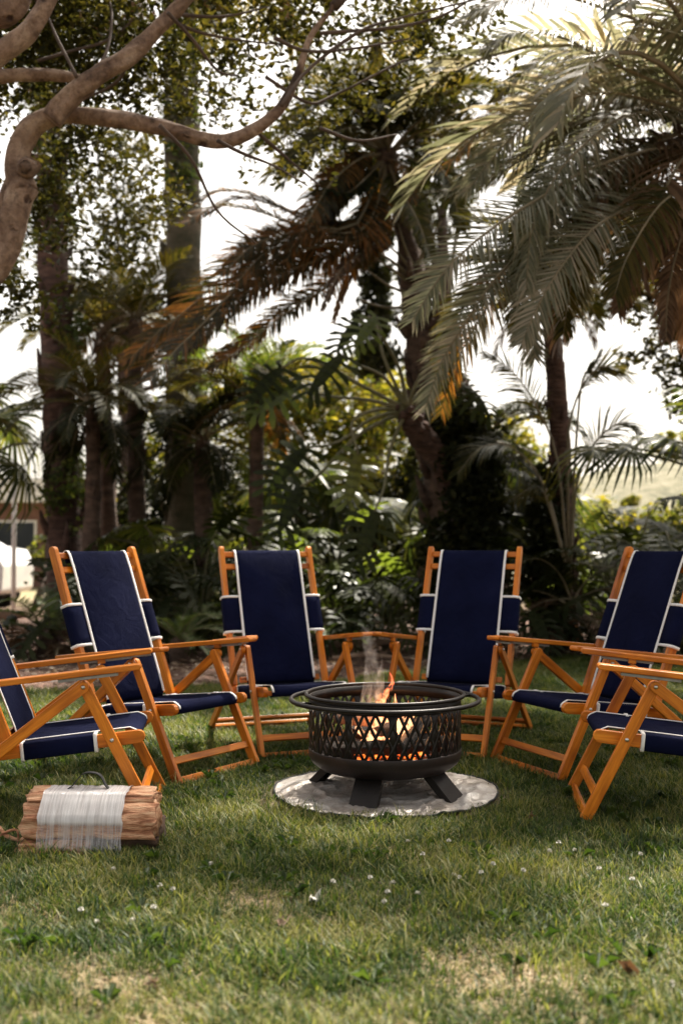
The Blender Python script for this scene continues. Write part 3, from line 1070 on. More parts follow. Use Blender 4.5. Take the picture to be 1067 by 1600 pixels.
def log_mesh(name, L, prof, seed, rough=.006, n=14):
    """split log along X; prof is its cross-section (y,z)"""
    pr = []
    m = len(prof)
    for i in range(m):
        a = np.array(prof[i]); b = np.array(prof[(i + 1) % m])
        for k in range(6): pr.append(a + (b - a) * k / 6)
    V = []; k = len(pr)
    for i in range(n + 1):
        t = i / n; x = (t - .5) * L
        for j, p in enumerate(pr):
            q = Vector((x * 14 + seed, p[0] * 60, p[1] * 60))
            q2 = Vector((x * 2.2 + seed, p[0] * 55, p[1] * 55))
            d = p - np.mean(pr, 0)
            dn = d / (np.linalg.norm(d) + 1e-6)
            q3 = Vector((x * 5 + seed, p[0] * 190, p[1] * 190))
            o = rough * (.8 * mnoise.noise(q) + 1.0 * mnoise.noise(q2) + .45 * mnoise.noise(q3))
            ex = .022 * mnoise.noise(Vector((p[0] * 30, p[1] * 30, seed + 9))) if i in (0, n) else 0
            V.append((x + ex, p[0] + dn[0] * o, p[1] + dn[1] * o))
    Q = []
    for i in range(n):
        for j in range(k):
            j2 = (j + 1) % k
            Q.append((i * k + j, i * k + j2, (i + 1) * k + j2, (i + 1) * k + j))
    return np_mesh(name, V, [Q, np.array([list(range(k))[::-1], [n * k + j for j in range(k)]])])


def firelog(loc, rot, L, r, mat, seed, lab):
    prof = [(r * math.cos(a), r * .85 * math.sin(a)) for a in (R(20), R(95), R(160), R(230), R(310))]
    o = link('burning_log', log_mesh('burning_log', L, prof, seed, .006), mat)
    o.location = PIT + Vector(loc); o.rotation_euler = [R(v) for v in rot]
    return tag(o, lab, 'log', 'logs burning in the fire pit')


firelog((-.03, -.10, .205), (0, 0, 8), .42, .042, 'char', 1, 'blackened log lying across the front of the fire inside the pit')
firelog((.06, .06, .225), (0, 4, -25), .44, .045, 'char', 2, 'blackened log at the back of the fire under the flames')
firelog((-.10, .02, .305), (0, 6, 14), .22, .032, 'burnt', 3, 'pale half burnt split log leaning high under the smoke')
firelog((.13, -.03, .265), (10, -22, 60), .30, .036, 'char', 4, 'charred log tilted to the right of the flames')
firelog((-.02, -.02, .265), (0, 12, 100), .34, .036, 'burnt', 5, 'half burnt log crossing the pile from front to back')

# embers
m, nt_ = newmat('glowing_ember')
n_ = node(nt_, 'ShaderNodeTexNoise', Scale=45., Detail=4); nt_.links.new(coords(nt_, 'Object'), n_.inputs['Vector'])
r_ = ramp(nt_, n_.outputs[0], [(.42, (.01, .008, .006)), (.52, (.8, .09, .01)), (.68, (1, .4, .08))])
e_ = node(nt_, 'ShaderNodeEmission', Strength=.7); nt_.links.new(r_.outputs[0], e_.inputs[0])
o_ = nt_.nodes.new('ShaderNodeOutputMaterial'); nt_.links.new(e_.outputs[0], o_.inputs[0])
M['ember'] = m
g = Geo()
for k in range(60):
    a = rng.uniform(0, 2 * PI); d = .2 * math.sqrt(rng.random()); s_ = rng.uniform(.008, .022)
    c = Vector((d * math.cos(a) + .02, d * math.sin(a), .165 + rng.uniform(0, .02)))
    vv = [c + Vector([rng.uniform(-1, 1) * s_ for _ in range(3)]) * 1.0 for _ in range(2)]
    bmv = [c + Vector((sx * s_, sy * s_ * rng.uniform(.6, 1), sz * s_ * .7)) for sx in (-1, 1) for sy in (-1, 1) for sz in (-1, 1)]
    g.add([tuple(v) for v in bmv], [(0, 1, 3, 2), (4, 6, 7, 5), (0, 4, 5, 1), (2, 3, 7, 6), (0, 2, 6, 4), (1, 5, 7, 3)])
e = link('embers', g.mesh('embers'), 'ember'); e.location = PIT
tag(e, 'glowing orange embers on the ash bed inside the fire pit', 'embers', kind='stuff')

# flames: twisting tapered tongues
m, nt_ = newmat('flame')
L_ = nt_.links
tc = nt_.nodes.new('ShaderNodeTexCoord')
sx_ = nt_.nodes.new('ShaderNodeSeparateXYZ'); L_.new(tc.outputs['Generated'], sx_.inputs[0])
r_ = ramp(nt_, sx_.outputs['Z'], [(.0, (1, .30, .10)), (.3, (1, .46, .22)), (.6, (1, .34, .14)), (.85, (.9, .18, .07)), (1, (.5, .07, .03))])
e_ = node(nt_, 'ShaderNodeEmission', Strength=1.0); L_.new(r_.outputs[0], e_.inputs[0])
tr = nt_.nodes.new('ShaderNodeBsdfTransparent')
lw = node(nt_, 'ShaderNodeLayerWeight', Blend=.35)
nz_ = node(nt_, 'ShaderNodeTexNoise', Scale=22., Detail=3, Distortion=1.); L_.new(tc.outputs['Object'], nz_.inputs['Vector'])
rr_ = ramp(nt_, nz_.outputs[0], [(.44, (0, 0, 0)), (.60, (1, 1, 1))])
iv = node(nt_, 'ShaderNodeMath', _operation='SUBTRACT'); iv.inputs[0].default_value = 1.; L_.new(lw.outputs['Facing'], iv.inputs[1])
ml_ = node(nt_, 'ShaderNodeMath', _operation='MULTIPLY'); L_.new(iv.outputs[0], ml_.inputs[0]); L_.new(rr_.outputs[0], ml_.inputs[1])
mx_ = nt_.nodes.new('ShaderNodeMixShader'); L_.new(ml_.outputs[0], mx_.inputs[0]); L_.new(tr.outputs[0], mx_.inputs[1]); L_.new(e_.outputs[0], mx_.inputs[2])
o_ = nt_.nodes.new('ShaderNodeOutputMaterial'); L_.new(mx_.outputs[0], o_.inputs[0])
M['flame'] = m
g = Geo()
for (fx, fy, fz, h, r, sd) in ((.0, 0, .21, .30, .034, 1), (.035, .02, .20, .22, .03, 2), (-.03, -.04, .19, .17, .03, 3), (.085, -.02, .22, .17, .024, 4), (.12, .03, .2, .14, .02, 5), (-.09, .0, .18, .12, .022, 6), (.02, -.09, .18, .14, .026, 7), (.05, .09, .2, .17, .02, 10)):
    pts = []; n = 14
    for i in range(n + 1):
        t = i / n
        pts.append((fx + .035 * t * mnoise.noise(Vector((sd * 3.1, t * 3, 0))) * 2 + .012 * math.sin(t * 7 + sd), fy + .03 * t * mnoise.noise(Vector((sd * 3.1, t * 3, 8))) * 2, fz + h * t))
    rad = [r * (.55 + .9 * math.sin(PI * min(1, (i / n) * 1.6 + .1)) if i / n < .5 else 1.35 * (1 - (i / n)) ** 1.0 * 1.1) for i in range(n + 1)]
    rad = [max(.001, q) for q in rad]
    g.tube(pts, rad, 10, rough=.25, seed=sd)
fl = link('flames', g.mesh('flames'), 'flame', smooth=True); fl.location = PIT
tag(fl, 'orange flames rising from the logs in the middle of the fire pit', 'flames', kind='stuff')
fld = bpy.data.lights.new('fire_glow', 'POINT'); flo = bpy.data.objects.new('fire_glow', fld); COL.objects.link(flo)
flo.location = PIT + Vector((.02, -.03, .33)); fld.energy = 1.3; fld.color = (1, .42, .13); fld.shadow_soft_size = .06

# smoke wisp over the fire
m, nt_ = newmat('smoke')
L_ = nt_.links
tc = nt_.nodes.new('ShaderNodeTexCoord')
mp_ = nt_.nodes.new('ShaderNodeMapping'); mp_.inputs['Scale'].default_value = (14, 14, 7); L_.new(tc.outputs['Object'], mp_.inputs[0])
nz_ = node(nt_, 'ShaderNodeTexNoise', Scale=1.0, Detail=5, Roughness=.6, Distortion=2.2); L_.new(mp_.outputs[0], nz_.inputs['Vector'])
rr_ = ramp(nt_, nz_.outputs[0], [(.50, (0, 0, 0)), (.66, (1, 1, 1))])
sx_ = nt_.nodes.new('ShaderNodeSeparateXYZ'); L_.new(tc.outputs['Generated'], sx_.inputs[0])
fd = node(nt_, 'ShaderNodeMapRange'); fd.inputs['From Min'].default_value = 1; fd.inputs['From Max'].default_value = .25; L_.new(sx_.outputs['Z'], fd.inputs[0])
ml_ = node(nt_, 'ShaderNodeMath', _operation='MULTIPLY'); L_.new(fd.outputs[0], ml_.inputs[0]); L_.new(rr_.outputs[0], ml_.inputs[1])
m2_ = node(nt_, 'ShaderNodeMath', _operation='MULTIPLY'); m2_.inputs[1].default_value = 13.; L_.new(ml_.outputs[0], m2_.inputs[0])
pv = nt_.nodes.new('ShaderNodeVolumePrincipled'); pv.inputs['Color'].default_value = (.92, .9, .88, 1); L_.new(m2_.outputs[0], pv.inputs['Density'])
o_ = nt_.nodes.new('ShaderNodeOutputMaterial'); L_.new(pv.outputs[0], o_.inputs['Volume'])
M['smoke'] = m
g = Geo(); pts = []; rad = []
for i in range(13):
    t = i / 12
    pts.append((-.055 + .03 * math.sin(t * 5) * t, .0, .33 + .42 * t)); rad.append(.06 - .035 * t if t < .8 else .03)
g.tube(pts, rad, 14, rough=.2)
sm = link('smoke', g.mesh('smoke'), 'smoke', smooth=True); sm.location = PIT
tag(sm, 'thin grey wisp of smoke rising from the fire', 'smoke', kind='stuff')

# ------------------------------------------------------------------ fire mat under the pit
mat_o = empty('fire_mat', PIT + Vector((.0, 0, 0)), 0, 'round wrinkled silver fireproof mat with dark bound edge under the fire pit', 'ground mat')
V = []; T = []
RN, SN = 60, 200
MR = .474
def mz(x, y):
    r = math.hypot(x, y)
    a = math.atan2(y, x)
    wx, wy = x + .05 * mnoise.noise(Vector((x * 7, y * 7, 20))), y + .05 * mnoise.noise(Vector((x * 7, y * 7, 30)))
    rg = lambda f, q: (1 - min(1, abs(mnoise.noise(Vector((wx * f, wy * f, q)))) * 4)) ** 2
    w_ = .008 + .008 * mnoise.noise(Vector((x * 7, y * 7, 1))) + .011 * rg(5, 4) + .007 * rg(9, 11) + .003 * rg(19, 5)
    w_ += .004 * max(0, r / MR - .5) * (1 + math.sin(a * 9 + 2 * math.sin(a * 3)))
    w_ *= 1 - .5 * max(0, r / MR - .8) / .2
    return .006 + w_ * (1.1 if r > .2 else .8)
V.append((0, 0, mz(0, 0)))
for i in range(1, RN + 1):
    for k in range(SN):
        a = 2 * PI * k / SN; r = MR * i / RN * (1 + (.012 * math.sin(3 * a + 1) + .008 * math.sin(7 * a)) * (i / RN))
        x, y = r * math.cos(a), r * math.sin(a); V.append((x, y, mz(x, y)))
Q = []
for k in range(SN): T.append((0, 1 + k, 1 + (k + 1) % SN))
for i in range(RN - 1):
    for k in range(SN):
        a = 1 + i * SN + k; b = 1 + i * SN + (k + 1) % SN
        Q.append((a, a + SN, b + SN, b))
me = np_mesh('mat_sheet', V, [np.array(Q), np.array(T)])
ms_ = link('mat_sheet', me, 'mat', mat_o, smooth=True)
sm_ = ms_.modifiers.new('thickness', 'SOLIDIFY'); sm_.thickness = .002; sm_.offset = -1
g = Geo(); ring = V[-SN:]; g.tube([Vector(v) for v in ring] + [Vector(ring[0])], [.0045, .0045], 6, caps=False)
link('bound_edge', g.mesh('bound_edge'), 'black', mat_o)
fc = bpy.data.curves.new('printed_letters', 'FONT'); fc.body = 'XDX'; fc.size = .022; fc.extrude = .0003; fc.materials.append(M['black'])
fo_ = bpy.data.objects.new('letters_curve', fc)
COL.objects.link(fo_)
bpy.context.view_layer.update()
fme = bpy.data.meshes.new_from_object(fo_.evaluated_get(bpy.context.evaluated_depsgraph_get()))
bpy.data.objects.remove(fo_)
fo = link('printed_letters', fme, None, mat_o)
lp = at(481, 1250, 4.5); tx, ty = (481 - 533.5) / F_PX * 4.42 - PIT.x, 4.42 - PIT.y
fo.location = (tx - .005, ty, .026); fo.rotation_euler = (R(12), 0, R(-30))


# ------------------------------------------------------------------ firewood bundle
wb = empty('firewood_bundle', (-.862, 3.86, 0), R(-2), 'bundle of split firewood in white stretch wrap with a black carry strap on the grass', 'firewood bundle')
profs = [
    ('log', .46, [(-.108, .048), (-.098, .120), (-.066, .158), (-.02, .160), (.02, .10), (-.02, .045)], 'splitwood', 11, (0.0, 0, 0), -1.5),
    ('log', .44, [(-.058, .163), (-.04, .184), (.045, .190), (.10, .16), (.09, .09), (.03, .10), (-.005, .164)], 'splitwood', 12, (-.01, .0, 0), .5),
    ('log', .25, [(-.130, .006), (-.125, .022), (-.095, .042), (-.02, .040), (.01, .010)], 'splitwood', 13, (-.12, 0, 0), 3),
    ('log', .42, [(-.07, .008), (-.085, .044), (-.02, .043), (.03, .095), (.085, .085), (.09, .01)], 'bark', 14, (.02, 0, 0), 0),
]
for nm, L, pr, mt, sd, loc, rz in profs:
    o = link(nm, log_mesh(nm, L, pr, sd, .013, 26), mt, wb); o.location = loc; o.rotation_euler = (0, 0, R(rz))
m, nt_ = newmat('stretch_wrap')
L_ = nt_.links
co_ = coords(nt_, 'Object', (95, 3, 3))
nz_ = node(nt_, 'ShaderNodeTexNoise', Scale=1.6, Detail=5, Roughness=.7); L_.new(co_, nz_.inputs['Vector'])
rr_ = ramp(nt_, nz_.outputs[0], [(.36, (.52, .52, .52)), (.6, (.9, .9, .9))])
tc = nt_.nodes.new('ShaderNodeTexCoord')
sx_ = nt_.nodes.new('ShaderNodeSeparateXYZ'); L_.new(tc.outputs['Object'], sx_.inputs[0])
fd = node(nt_, 'ShaderNodeMapRange'); fd.inputs['From Min'].default_value = .095; fd.inputs['From Max'].default_value = .108; fd.inputs['To Min'].default_value = -.42; fd.inputs['To Max'].default_value = .10; L_.new(sx_.outputs['Z'], fd.inputs[0])
ad_ = node(nt_, 'ShaderNodeMath', _operation='ADD', _use_clamp=True); L_.new(rr_.outputs[0], ad_.inputs[0]); L_.new(fd.outputs[0], ad_.inputs[1])
tr = nt_.nodes.new('ShaderNodeBsdfTransparent')
p_ = node(nt_, 'ShaderNodeBsdfPrincipled', Roughness=.16); p_.inputs['Base Color'].default_value = (.66, .63, .62, 1)
b_ = node(nt_, 'ShaderNodeBump', Strength=.8, Distance=.003); L_.new(nz_.outputs[0], b_.inputs['Height']); L_.new(b_.outputs[0], p_.inputs['Normal'])
mx_ = nt_.nodes.new('ShaderNodeMixShader'); L_.new(ad_.outputs[0], mx_.inputs[0]); L_.new(tr.outputs[0], mx_.inputs[1]); L_.new(p_.outputs[0], mx_.inputs[2])
o_ = nt_.nodes.new('ShaderNodeOutputMaterial'); L_.new(mx_.outputs[0], o_.inputs[0])
M['wrap'] = m
hull = [(-.130, .020), (-.116, .056), (-.108, .122), (-.074, .166), (-.044, .193), (.047, .199), (.110, .165), (.102, .06), (.098, .004), (-.02, .001), (-.12, .001)]
V = []; Q = []
hp = []
for i in range(len(hull)):
    a = np.array(hull[i]); b = np.array(hull[(i + 1) % len(hull)])
    for k in range(4): hp.append(a + (b - a) * k / 4)
NX = 24
for i in range(NX + 1):
    x = -.17 + .29 * i / NX
    for j, p in enumerate(hp):
        xx = x + (.008 * mnoise.noise(Vector((p[0] * 25, p[1] * 25, i // NX))) if i in (0, NX) else 0)
        o = .004 * mnoise.noise(Vector((x * 70, p[0] * 10, p[1] * 10)))
        V.append((xx, p[0] * (1 + o * 6) - .002, p[1] + (o if p[1] > .02 else 0)))
k = len(hp)
for i in range(NX):
    for j in range(k): Q.append((i * k + j, i * k + (j + 1) % k, (i + 1) * k + (j + 1) % k, (i + 1) * k + j))
link('stretch_wrap', np_mesh('stretch_wrap', V, [Q]), 'wrap', wb, smooth=True)
pp = smooth_path([(-.105, .01, .192), (-.085, .012, .205), (-.052, .02, .243), (-.02, .02, .250), (.012, .02, .240), (.035, .012, .205), (.052, .01, .193)], 24)
V = []
for i, p in enumerate(pp):
    t = (pp[min(i + 1, 24)] - pp[max(i - 1, 0)]).normalized(); nn = Vector((-t.z, 0, t.x))
    for yy, oo in ((-.011, .0015), (.011, .0015), (.011, -.0015), (-.011, -.0015)): V.append(p + nn * oo + Vector((0, yy, 0)))
Q = [(i * 4 + j, i * 4 + (j + 1) % 4, (i + 1) * 4 + (j + 1) % 4, (i + 1) * 4 + j) for i in range(24) for j in range(4)] + [(0, 3, 2, 1), (96, 97, 98, 99)]
link('carry_strap', np_mesh('carry_strap', [tuple(v) for v in V], [Q]), 'black', wb)
# twisted twig beside the bundle
g = Geo(); g.tube(smooth_path([(-1.27, 3.83, .075), (-1.2, 3.82, .085), (-1.155, 3.80, .05), (-1.10, 3.80, .03), (-1.07, 3.81, .02)], 14), [.005, .008, .004], 6, rough=.5)
g.tube(smooth_path([(-1.2, 3.83, .02), (-1.17, 3.80, .055), (-1.12, 3.8, .07), (-1.11, 3.79, .03)], 10), [.003, .005, .003], 6, rough=.5)
tag(link('twig', g.mesh('twig'), 'splitwood', smooth=True), 'curled pale twig in the grass at the left end of the firewood', 'twig')


# ------------------------------------------------------------------ leaves and fronds
def frond_geo(P, ll, n, wd, droop=.35, up=None, vee=.25, a0=68, a1=28, seed=0, t0=.14, rach=.012, segs=3, g=None, gr=None, ragged=.1):
    """P: path root->tip. returns leaflet Geo and rib Geo"""
    r = random.Random(seed)
    g = g or Geo(); gr = gr or Geo()
    m = len(P) - 1
    P = [Vector(p) for p in P]
    gr.tube(P[::2] if m > 12 else P, [rach, rach * .8, rach * .5, rach * .15], 5)
    up = Vector(up) if up else Vector((0, 0, 1))
    down = Vector((0, 0, -1))
    for i in range(n):
        t = t0 + (1 - t0) * (i + .5) / n
        f = t * m; k = min(int(f), m - 1); u = f - k
        c = P[k].lerp(P[k + 1], u); T = (P[k + 1] - P[k]).normalized()
        U = (up - T * up.dot(T))
        if U.length < .05: U = Vector((1, 0, 0)) - T * T.x
        U.normalize(); Sd = T.cross(U)
        prof = min(1, (t - t0) / .22 + .35) * (1 if t < .6 else max(.25, 1 - (t - .6) / .4 * .62))
        an = R(a0 + (a1 - a0) * t)
        for s in (1, -1):
            if r.random() < ragged * .35: continue
            L = ll * prof * r.uniform(1 - ragged, 1 + ragged)
            aj = an + R(r.uniform(-7, 7)); vj = vee + r.uniform(-.14, .14)
            dv = r.uniform(.45, 1.7)
            d = (T * math.cos(aj) + Sd * s * math.sin(aj) + U * vj).normalized()
            wv = (T - d * T.dot(d)).normalized() * wd * .5
            V = []; p = c.copy(); dd = d.copy()
            for q in range(segs):
                w_ = (.6, 1., .75, .5)[q] if segs > 2 else (.8, .8)[q]
                V += [p - wv * w_, p + wv * w_]
                p = p + dd * (L / segs)
                dd = (dd + down * droop * dv * (q + 1) / segs).normalized()
            V.append(p)
            g.add([tuple(v) for v in V], [(2 * q, 2 * q + 1, 2 * q + 3, 2 * q + 2) for q in range(segs - 1)], [(2 * segs - 2, 2 * segs - 1, 2 * segs)])
    return g, gr


def arc_path(L, e0, e1, n=16, curl=0.0):
    p = Vector((0, 0, 0)); out = [p.copy()]
    for i in range(n):
        t = (i + .5) / n
        e = R(e0 + (e1 - e0) * t ** 1.1); a = curl * t
        p = p + Vector((math.cos(e) * math.cos(a), math.cos(e) * math.sin(a), math.sin(e))) * (L / n)
        out.append(p.copy())
    return out


def two_mat_mesh(name, gl, gr, ml, mr):
    me = bpy.data.meshes.new(name)
    Vl = np.concatenate(gl.V); Vr = np.concatenate(gr.V); off = len(Vl)
    fl = []; mi = []
    for G, o, idx in ((gl, 0, 0), (gr, off, 1)):
        for part in (G.Q, G.T):
            if part:
                a = np.concatenate(part) + o; fl.append(a); mi += [idx] * len(a)
    me = np_mesh(name, np.concatenate([Vl, Vr]), fl)
    me.materials.append(M[ml]); me.materials.append(M[mr])
    me.polygons.foreach_set('material_index', mi)
    return me


FR = {}
def frond_var(kind, i):
    """shared frond meshes"""
    key = (kind, i)
    if key in FR: return FR[key]
    sd = hash(kind) % 97 if False else sum(map(ord, kind)) + i * 13
    r = random.Random(sd)
    if kind == 'hang':      # old drooping fronds
        P = arc_path(1.0, 5 - i * 8, -78, 16, r.uniform(-.3, .3)); g, q = frond_geo(P, .26, 46, .017, .5, seed=sd, vee=.05, rach=.010)
    elif kind == 'arch':
        P = arc_path(1.0, 62 - i * 10, -42 - i * 5, 16, r.uniform(-.3, .3)); g, q = frond_geo(P, .24, 50, .016, .4, seed=sd, vee=.2, rach=.010)
    elif kind == 'up':
        P = arc_path(1.0, 82 - i * 5, 8 - i * 8, 14, r.uniform(-.3, .3)); g, q = frond_geo(P, .26, 40, .016, .3, seed=sd, vee=.3, rach=.008)
    elif kind == 'cycad':
        P = arc_path(1.0, 70 - i * 14, -15 - i * 8, 12, r.uniform(-.2, .2)); g, q = frond_geo(P, .15, 44, .018, .15, seed=sd, vee=.25, a0=80, a1=50, rach=.010, segs=2, t0=.08)
    FR[key] = (g, q)
    return FR[key]


FM = {}
def frond_mesh(kind, i, mat):
    key = (kind, i, mat)
    if key not in FM:
        g, q = frond_var(kind, i)
        FM[key] = two_mat_mesh('frond', g, q, mat, 'rachis')
    return FM[key]


def add_fronds(root, top, specs, seed=0):
    """specs: list of (kind, count, length, mat)"""
    r = random.Random(seed)
    for kind, cnt, L, mat in specs:
        ph = r.uniform(0, 2 * PI)
        for k in range(cnt):
            me = frond_mesh(kind, k % 4, mat)
            o = link('frond', me, None, root)
            o.location = Vector(top) + Vector((r.uniform(-.03, .03), r.uniform(-.03, .03), r.uniform(-.06, .06)))
            o.rotation_euler = (r.uniform(-.2, .2), r.uniform(-.2, .2), ph + 2.399 * k + r.uniform(-.25, .25))
            s = L * r.uniform(.82, 1.12)
            o.scale = (s, s, s)


def palm(label, path, radii, specs, trunk='palm_trunk', group=None, boots=0, seed=0, seg=14):
    """path in world coordinates, base first"""
    base = Vector(path[0]); base.z = 0
    root = empty('palm_tree', base, 0, label, 'palm tree', group)
    pts = [p - base for p in smooth_path(path, 40)]
    pts[0].z = min(pts[0].z, -.05)
    g = Geo(); g.tube(pts, radii, seg, rough=.22, seed=seed)
    # old leaf bases up the trunk
    r = random.Random(seed + 5)
    for k in range(boots):
        t = r.uniform(.05, .98); f = t * 40; i = min(int(f), 39); c = pts[i].lerp(pts[i + 1], f - i)
        rad = float(np.interp(t, np.linspace(0, 1, len(radii)), radii))
        a = r.uniform(0, 2 * PI); d = Vector((math.cos(a), math.sin(a), 0))
        q = c + d * rad * .85
        g.tube([q, q + d * rad * .35 + Vector((0, 0, rad * .6)), q + d * rad * .5 + Vector((0, 0, rad * r.uniform(1.0, 1.6)))], [rad * .28, rad * .2, rad * .08], 5)
    link('trunk', g.mesh('trunk'), trunk, root)
    add_fronds(root, pts[-1], specs, seed)
    return root


def leaf_cloud(clumps, size, seed=0, droop=.2, twigs=14, tight=.3):
    """clumps: (centre, (rx,ry,rz), count). each leaf = a folded pointed blade"""
    r = np.random.RandomState(seed)
    C = []
    for c, rad, cnt in clumps:
        nt_ = max(3, int(cnt / twigs))
        d = r.normal(size=(nt_, 3)); d /= np.linalg.norm(d, axis=1)[:, None]
        tw = d * (r.rand(nt_, 1) ** (1 / 2.4)) * np.array(rad)
        idx = r.randint(0, nt_, cnt)
        off = r.normal(size=(cnt, 3)) * tight * np.array(rad).mean() * .42
        C.append(np.array(list(c)) + tw[idx] + off)
    C = np.concatenate(C); n = len(C)
    d = r.normal(size=(n, 3)); d[:, 2] = d[:, 2] * .6 - droop; d /= np.linalg.norm(d, axis=1)[:, None]
    u = r.normal(size=(n, 3)); u -= d * (u * d).sum(1)[:, None]; u /= np.linalg.norm(u, axis=1)[:, None]
    s = size * r.uniform(.6, 1.3, (n, 1))
    nn = np.cross(d, u)
    V = np.stack([C - d * s * .5, C + u * s * .26 + nn * s * .06, C + d * s * .5, C - u * s * .26 + nn * s * .06], 1).reshape(-1, 3)
    i = np.arange(n)[:, None] * 4
    T = np.concatenate([i + [0, 1, 2], i + [0, 2, 3]])
    return V, T


def branch_tube(g, pts, radii, n=20, seg=8, seed=0, rough=.15):
    g.tube(smooth_path(pts, n), radii, seg, rough=rough, seed=seed)


# ---- large lobed leaf (split-leaf philodendron), local: stalk end at origin, blade along +X, top +Z
def lobed_leaf(seed, lobes=7, droop=.5):
    r = random.Random(seed); g = Geo()
    mid = []
    for i in range(9):
        t = i / 8; mid.append(Vector((t, 0, -.35 * droop * t * t)))
    def M_(t): f = t * 8; i = min(int(f), 7); return mid[i].lerp(mid[i + 1], f - i)
    # inner blade strips both sides of the midrib
    for s in (1, -1):
        V = []
        for i in range(9):
            t = i / 8; w_ = .12 * math.sin(PI * (.12 + .85 * t)) + .015
            p = M_(t); V += [tuple(p), (p.x, s * w_, p.z - .03 + .02)]
        g.add(V, [(2 * i, 2 * i + 2, 2 * i + 3, 2 * i + 1) if s > 0 else (2 * i, 2 * i + 1, 2 * i + 3, 2 * i + 2) for i in range(8)])
        for k in range(lobes):
            t = .03 + .9 * k / (lobes - 1)
            p = M_(t); L = (.50 * math.sin(PI * (.25 + .6 * t)) + .06) * r.uniform(.85, 1.1)
            ang = R(118 - 88 * t + r.uniform(-5, 5)); w_ = .052 * r.uniform(.85, 1.15)
            d = Vector((math.cos(ang), s * math.sin(ang), 0)); nrm = Vector((-d.y, d.x, 0))
            V = []
            for q, (tt, ww) in enumerate(((0.0, .8), (.35, .75), (.7, 1.15), (.9, .7))):
                c = p + d * L * tt + Vector((0, 0, -.22 * droop * tt * tt + .02 * math.sin(tt * 9 + k)))
                V += [tuple(c - nrm * w_ * ww), tuple(c + nrm * w_ * ww)]
            V.append(tuple(p + d * L + Vector((0, 0, -.24 * droop))))
            g.add(V, [(0, 1, 3, 2), (2, 3, 5, 4), (4, 5, 7, 6)], [(6, 7, 8)])
    return g.mesh('leaf')


def fan_leaf(seed, n=26, split=.45, droop=.7, spread=300):
    r = random.Random(seed); g = Geo()
    for k in range(n):
        a = R(-spread / 2 + spread * (k + .5) / n); hw = R(spread / n / 2)
        L = (.5 + .12 * math.cos(a)) * r.uniform(.92, 1.05)
        fold = .012
        V = []
        for rr, ww in ((.02, 1.0), (split * L, 1.0), (L * .78, .42)):
            z = -.25 * droop * (rr / .5) ** 2.6
            for sg in (-1, 1):
                aa = a + sg * hw * ww
                V.append((rr * math.cos(aa), rr * math.sin(aa), z + (fold if (k % 2) else -fold) * sg * (rr / .5)))
        V.append((L * .93 * math.cos(a), L * .93 * math.sin(a), -.25 * droop * (L / .5) ** 2.6 * 1.15))
        g.add(V, [(0, 1, 3, 2), (2, 3, 5, 4)], [(4, 5, 6)])
    return g.mesh('leaf')


LEAVES = {}
def leafmesh(kind, i, mat):
    key = (kind, i, mat)
    if key not in LEAVES:
        me = lobed_leaf(i + 3, 7, .5 + .25 * i) if kind == 'lobed' else fan_leaf(i + 31, 26, .42 + .08 * (i % 2), .5 + .35 * i)
        me.materials.append(M[mat]); LEAVES[key] = me
    return LEAVES[key]


def put_leaf(root, kind, i, mat, loc, direction, size, roll=0.0, normal=(0, 0, 1), flip=1):
    d = Vector(direction).normalized(); nn = Vector(normal)
    y = nn.cross(d)
    if y.length < .05: y = Vector((0, 1, 0)).cross(d)
    y.normalize(); z = d.cross(y)
    mt = Matrix((d, y, z)).transposed().to_4x4() @ Matrix.Rotation(roll, 4, 'X')
    o = link('leaf', leafmesh(kind, i, mat), None, root)
    o.matrix_basis = Matrix.Translation(Vector(loc)) @ mt @ Matrix.Scale(size, 4)
    return o


def stalk_plant(name, label, cat, base, height, nleaf, size, kind='lobed', mat='philo', seed=0, group=None, spread=.7, stem_h=0.0, stem_r=.04, lean=(0, 0), fov=None):
    """self-heading plant: stalks radiate from a crown, a large blade on each"""
    r = random.Random(seed)
    root = empty(name, (base[0], base[1], base[2] if len(base) > 2 else 0), 0, label, cat, group)
    top = Vector((lean[0], lean[1], stem_h))
    gs = Geo()
    if stem_h > .02:
        gs.tube(smooth_path([(0, 0, -.05), (lean[0] * .35, lean[1] * .35, stem_h * .5), tuple(top)], 14), [stem_r * 1.2, stem_r, stem_r], 10, rough=.3, seed=seed)
        link('stem', gs.mesh('stem'), 'palm_trunk', root)
    gp = Geo()
    for k in range(nleaf):
        a = 2.399 * k + r.uniform(-.3, .3); e = R(r.uniform(18, 75)) if kind == 'lobed' else R(r.uniform(-10, 78))
        L = height * r.uniform(.65, 1.05)
        h = Vector((math.cos(a), math.sin(a), 0))
        p1 = top + h * L * .35 * math.cos(e) + Vector((0, 0, L * .55 * math.sin(e) + .1 * L))
        p2 = top + h * L * spread * math.cos(e) * 1.2 + Vector((0, 0, L * math.sin(e) * .85))
        gp.tube(smooth_path([tuple(top), tuple(p1), tuple(p2)], 8), [size * .022, size * .012], 5)
        dr = (p2 - p1).normalized() + Vector((0, 0, -r.uniform(.3, 1.1)))
        put_leaf(root, kind, k % 3, mat, p2, dr, size * r.uniform(.75, 1.15), r.uniform(-.4, .4))
    link('stalks', gp.mesh('stalks'), 'petiole', root)
    return root


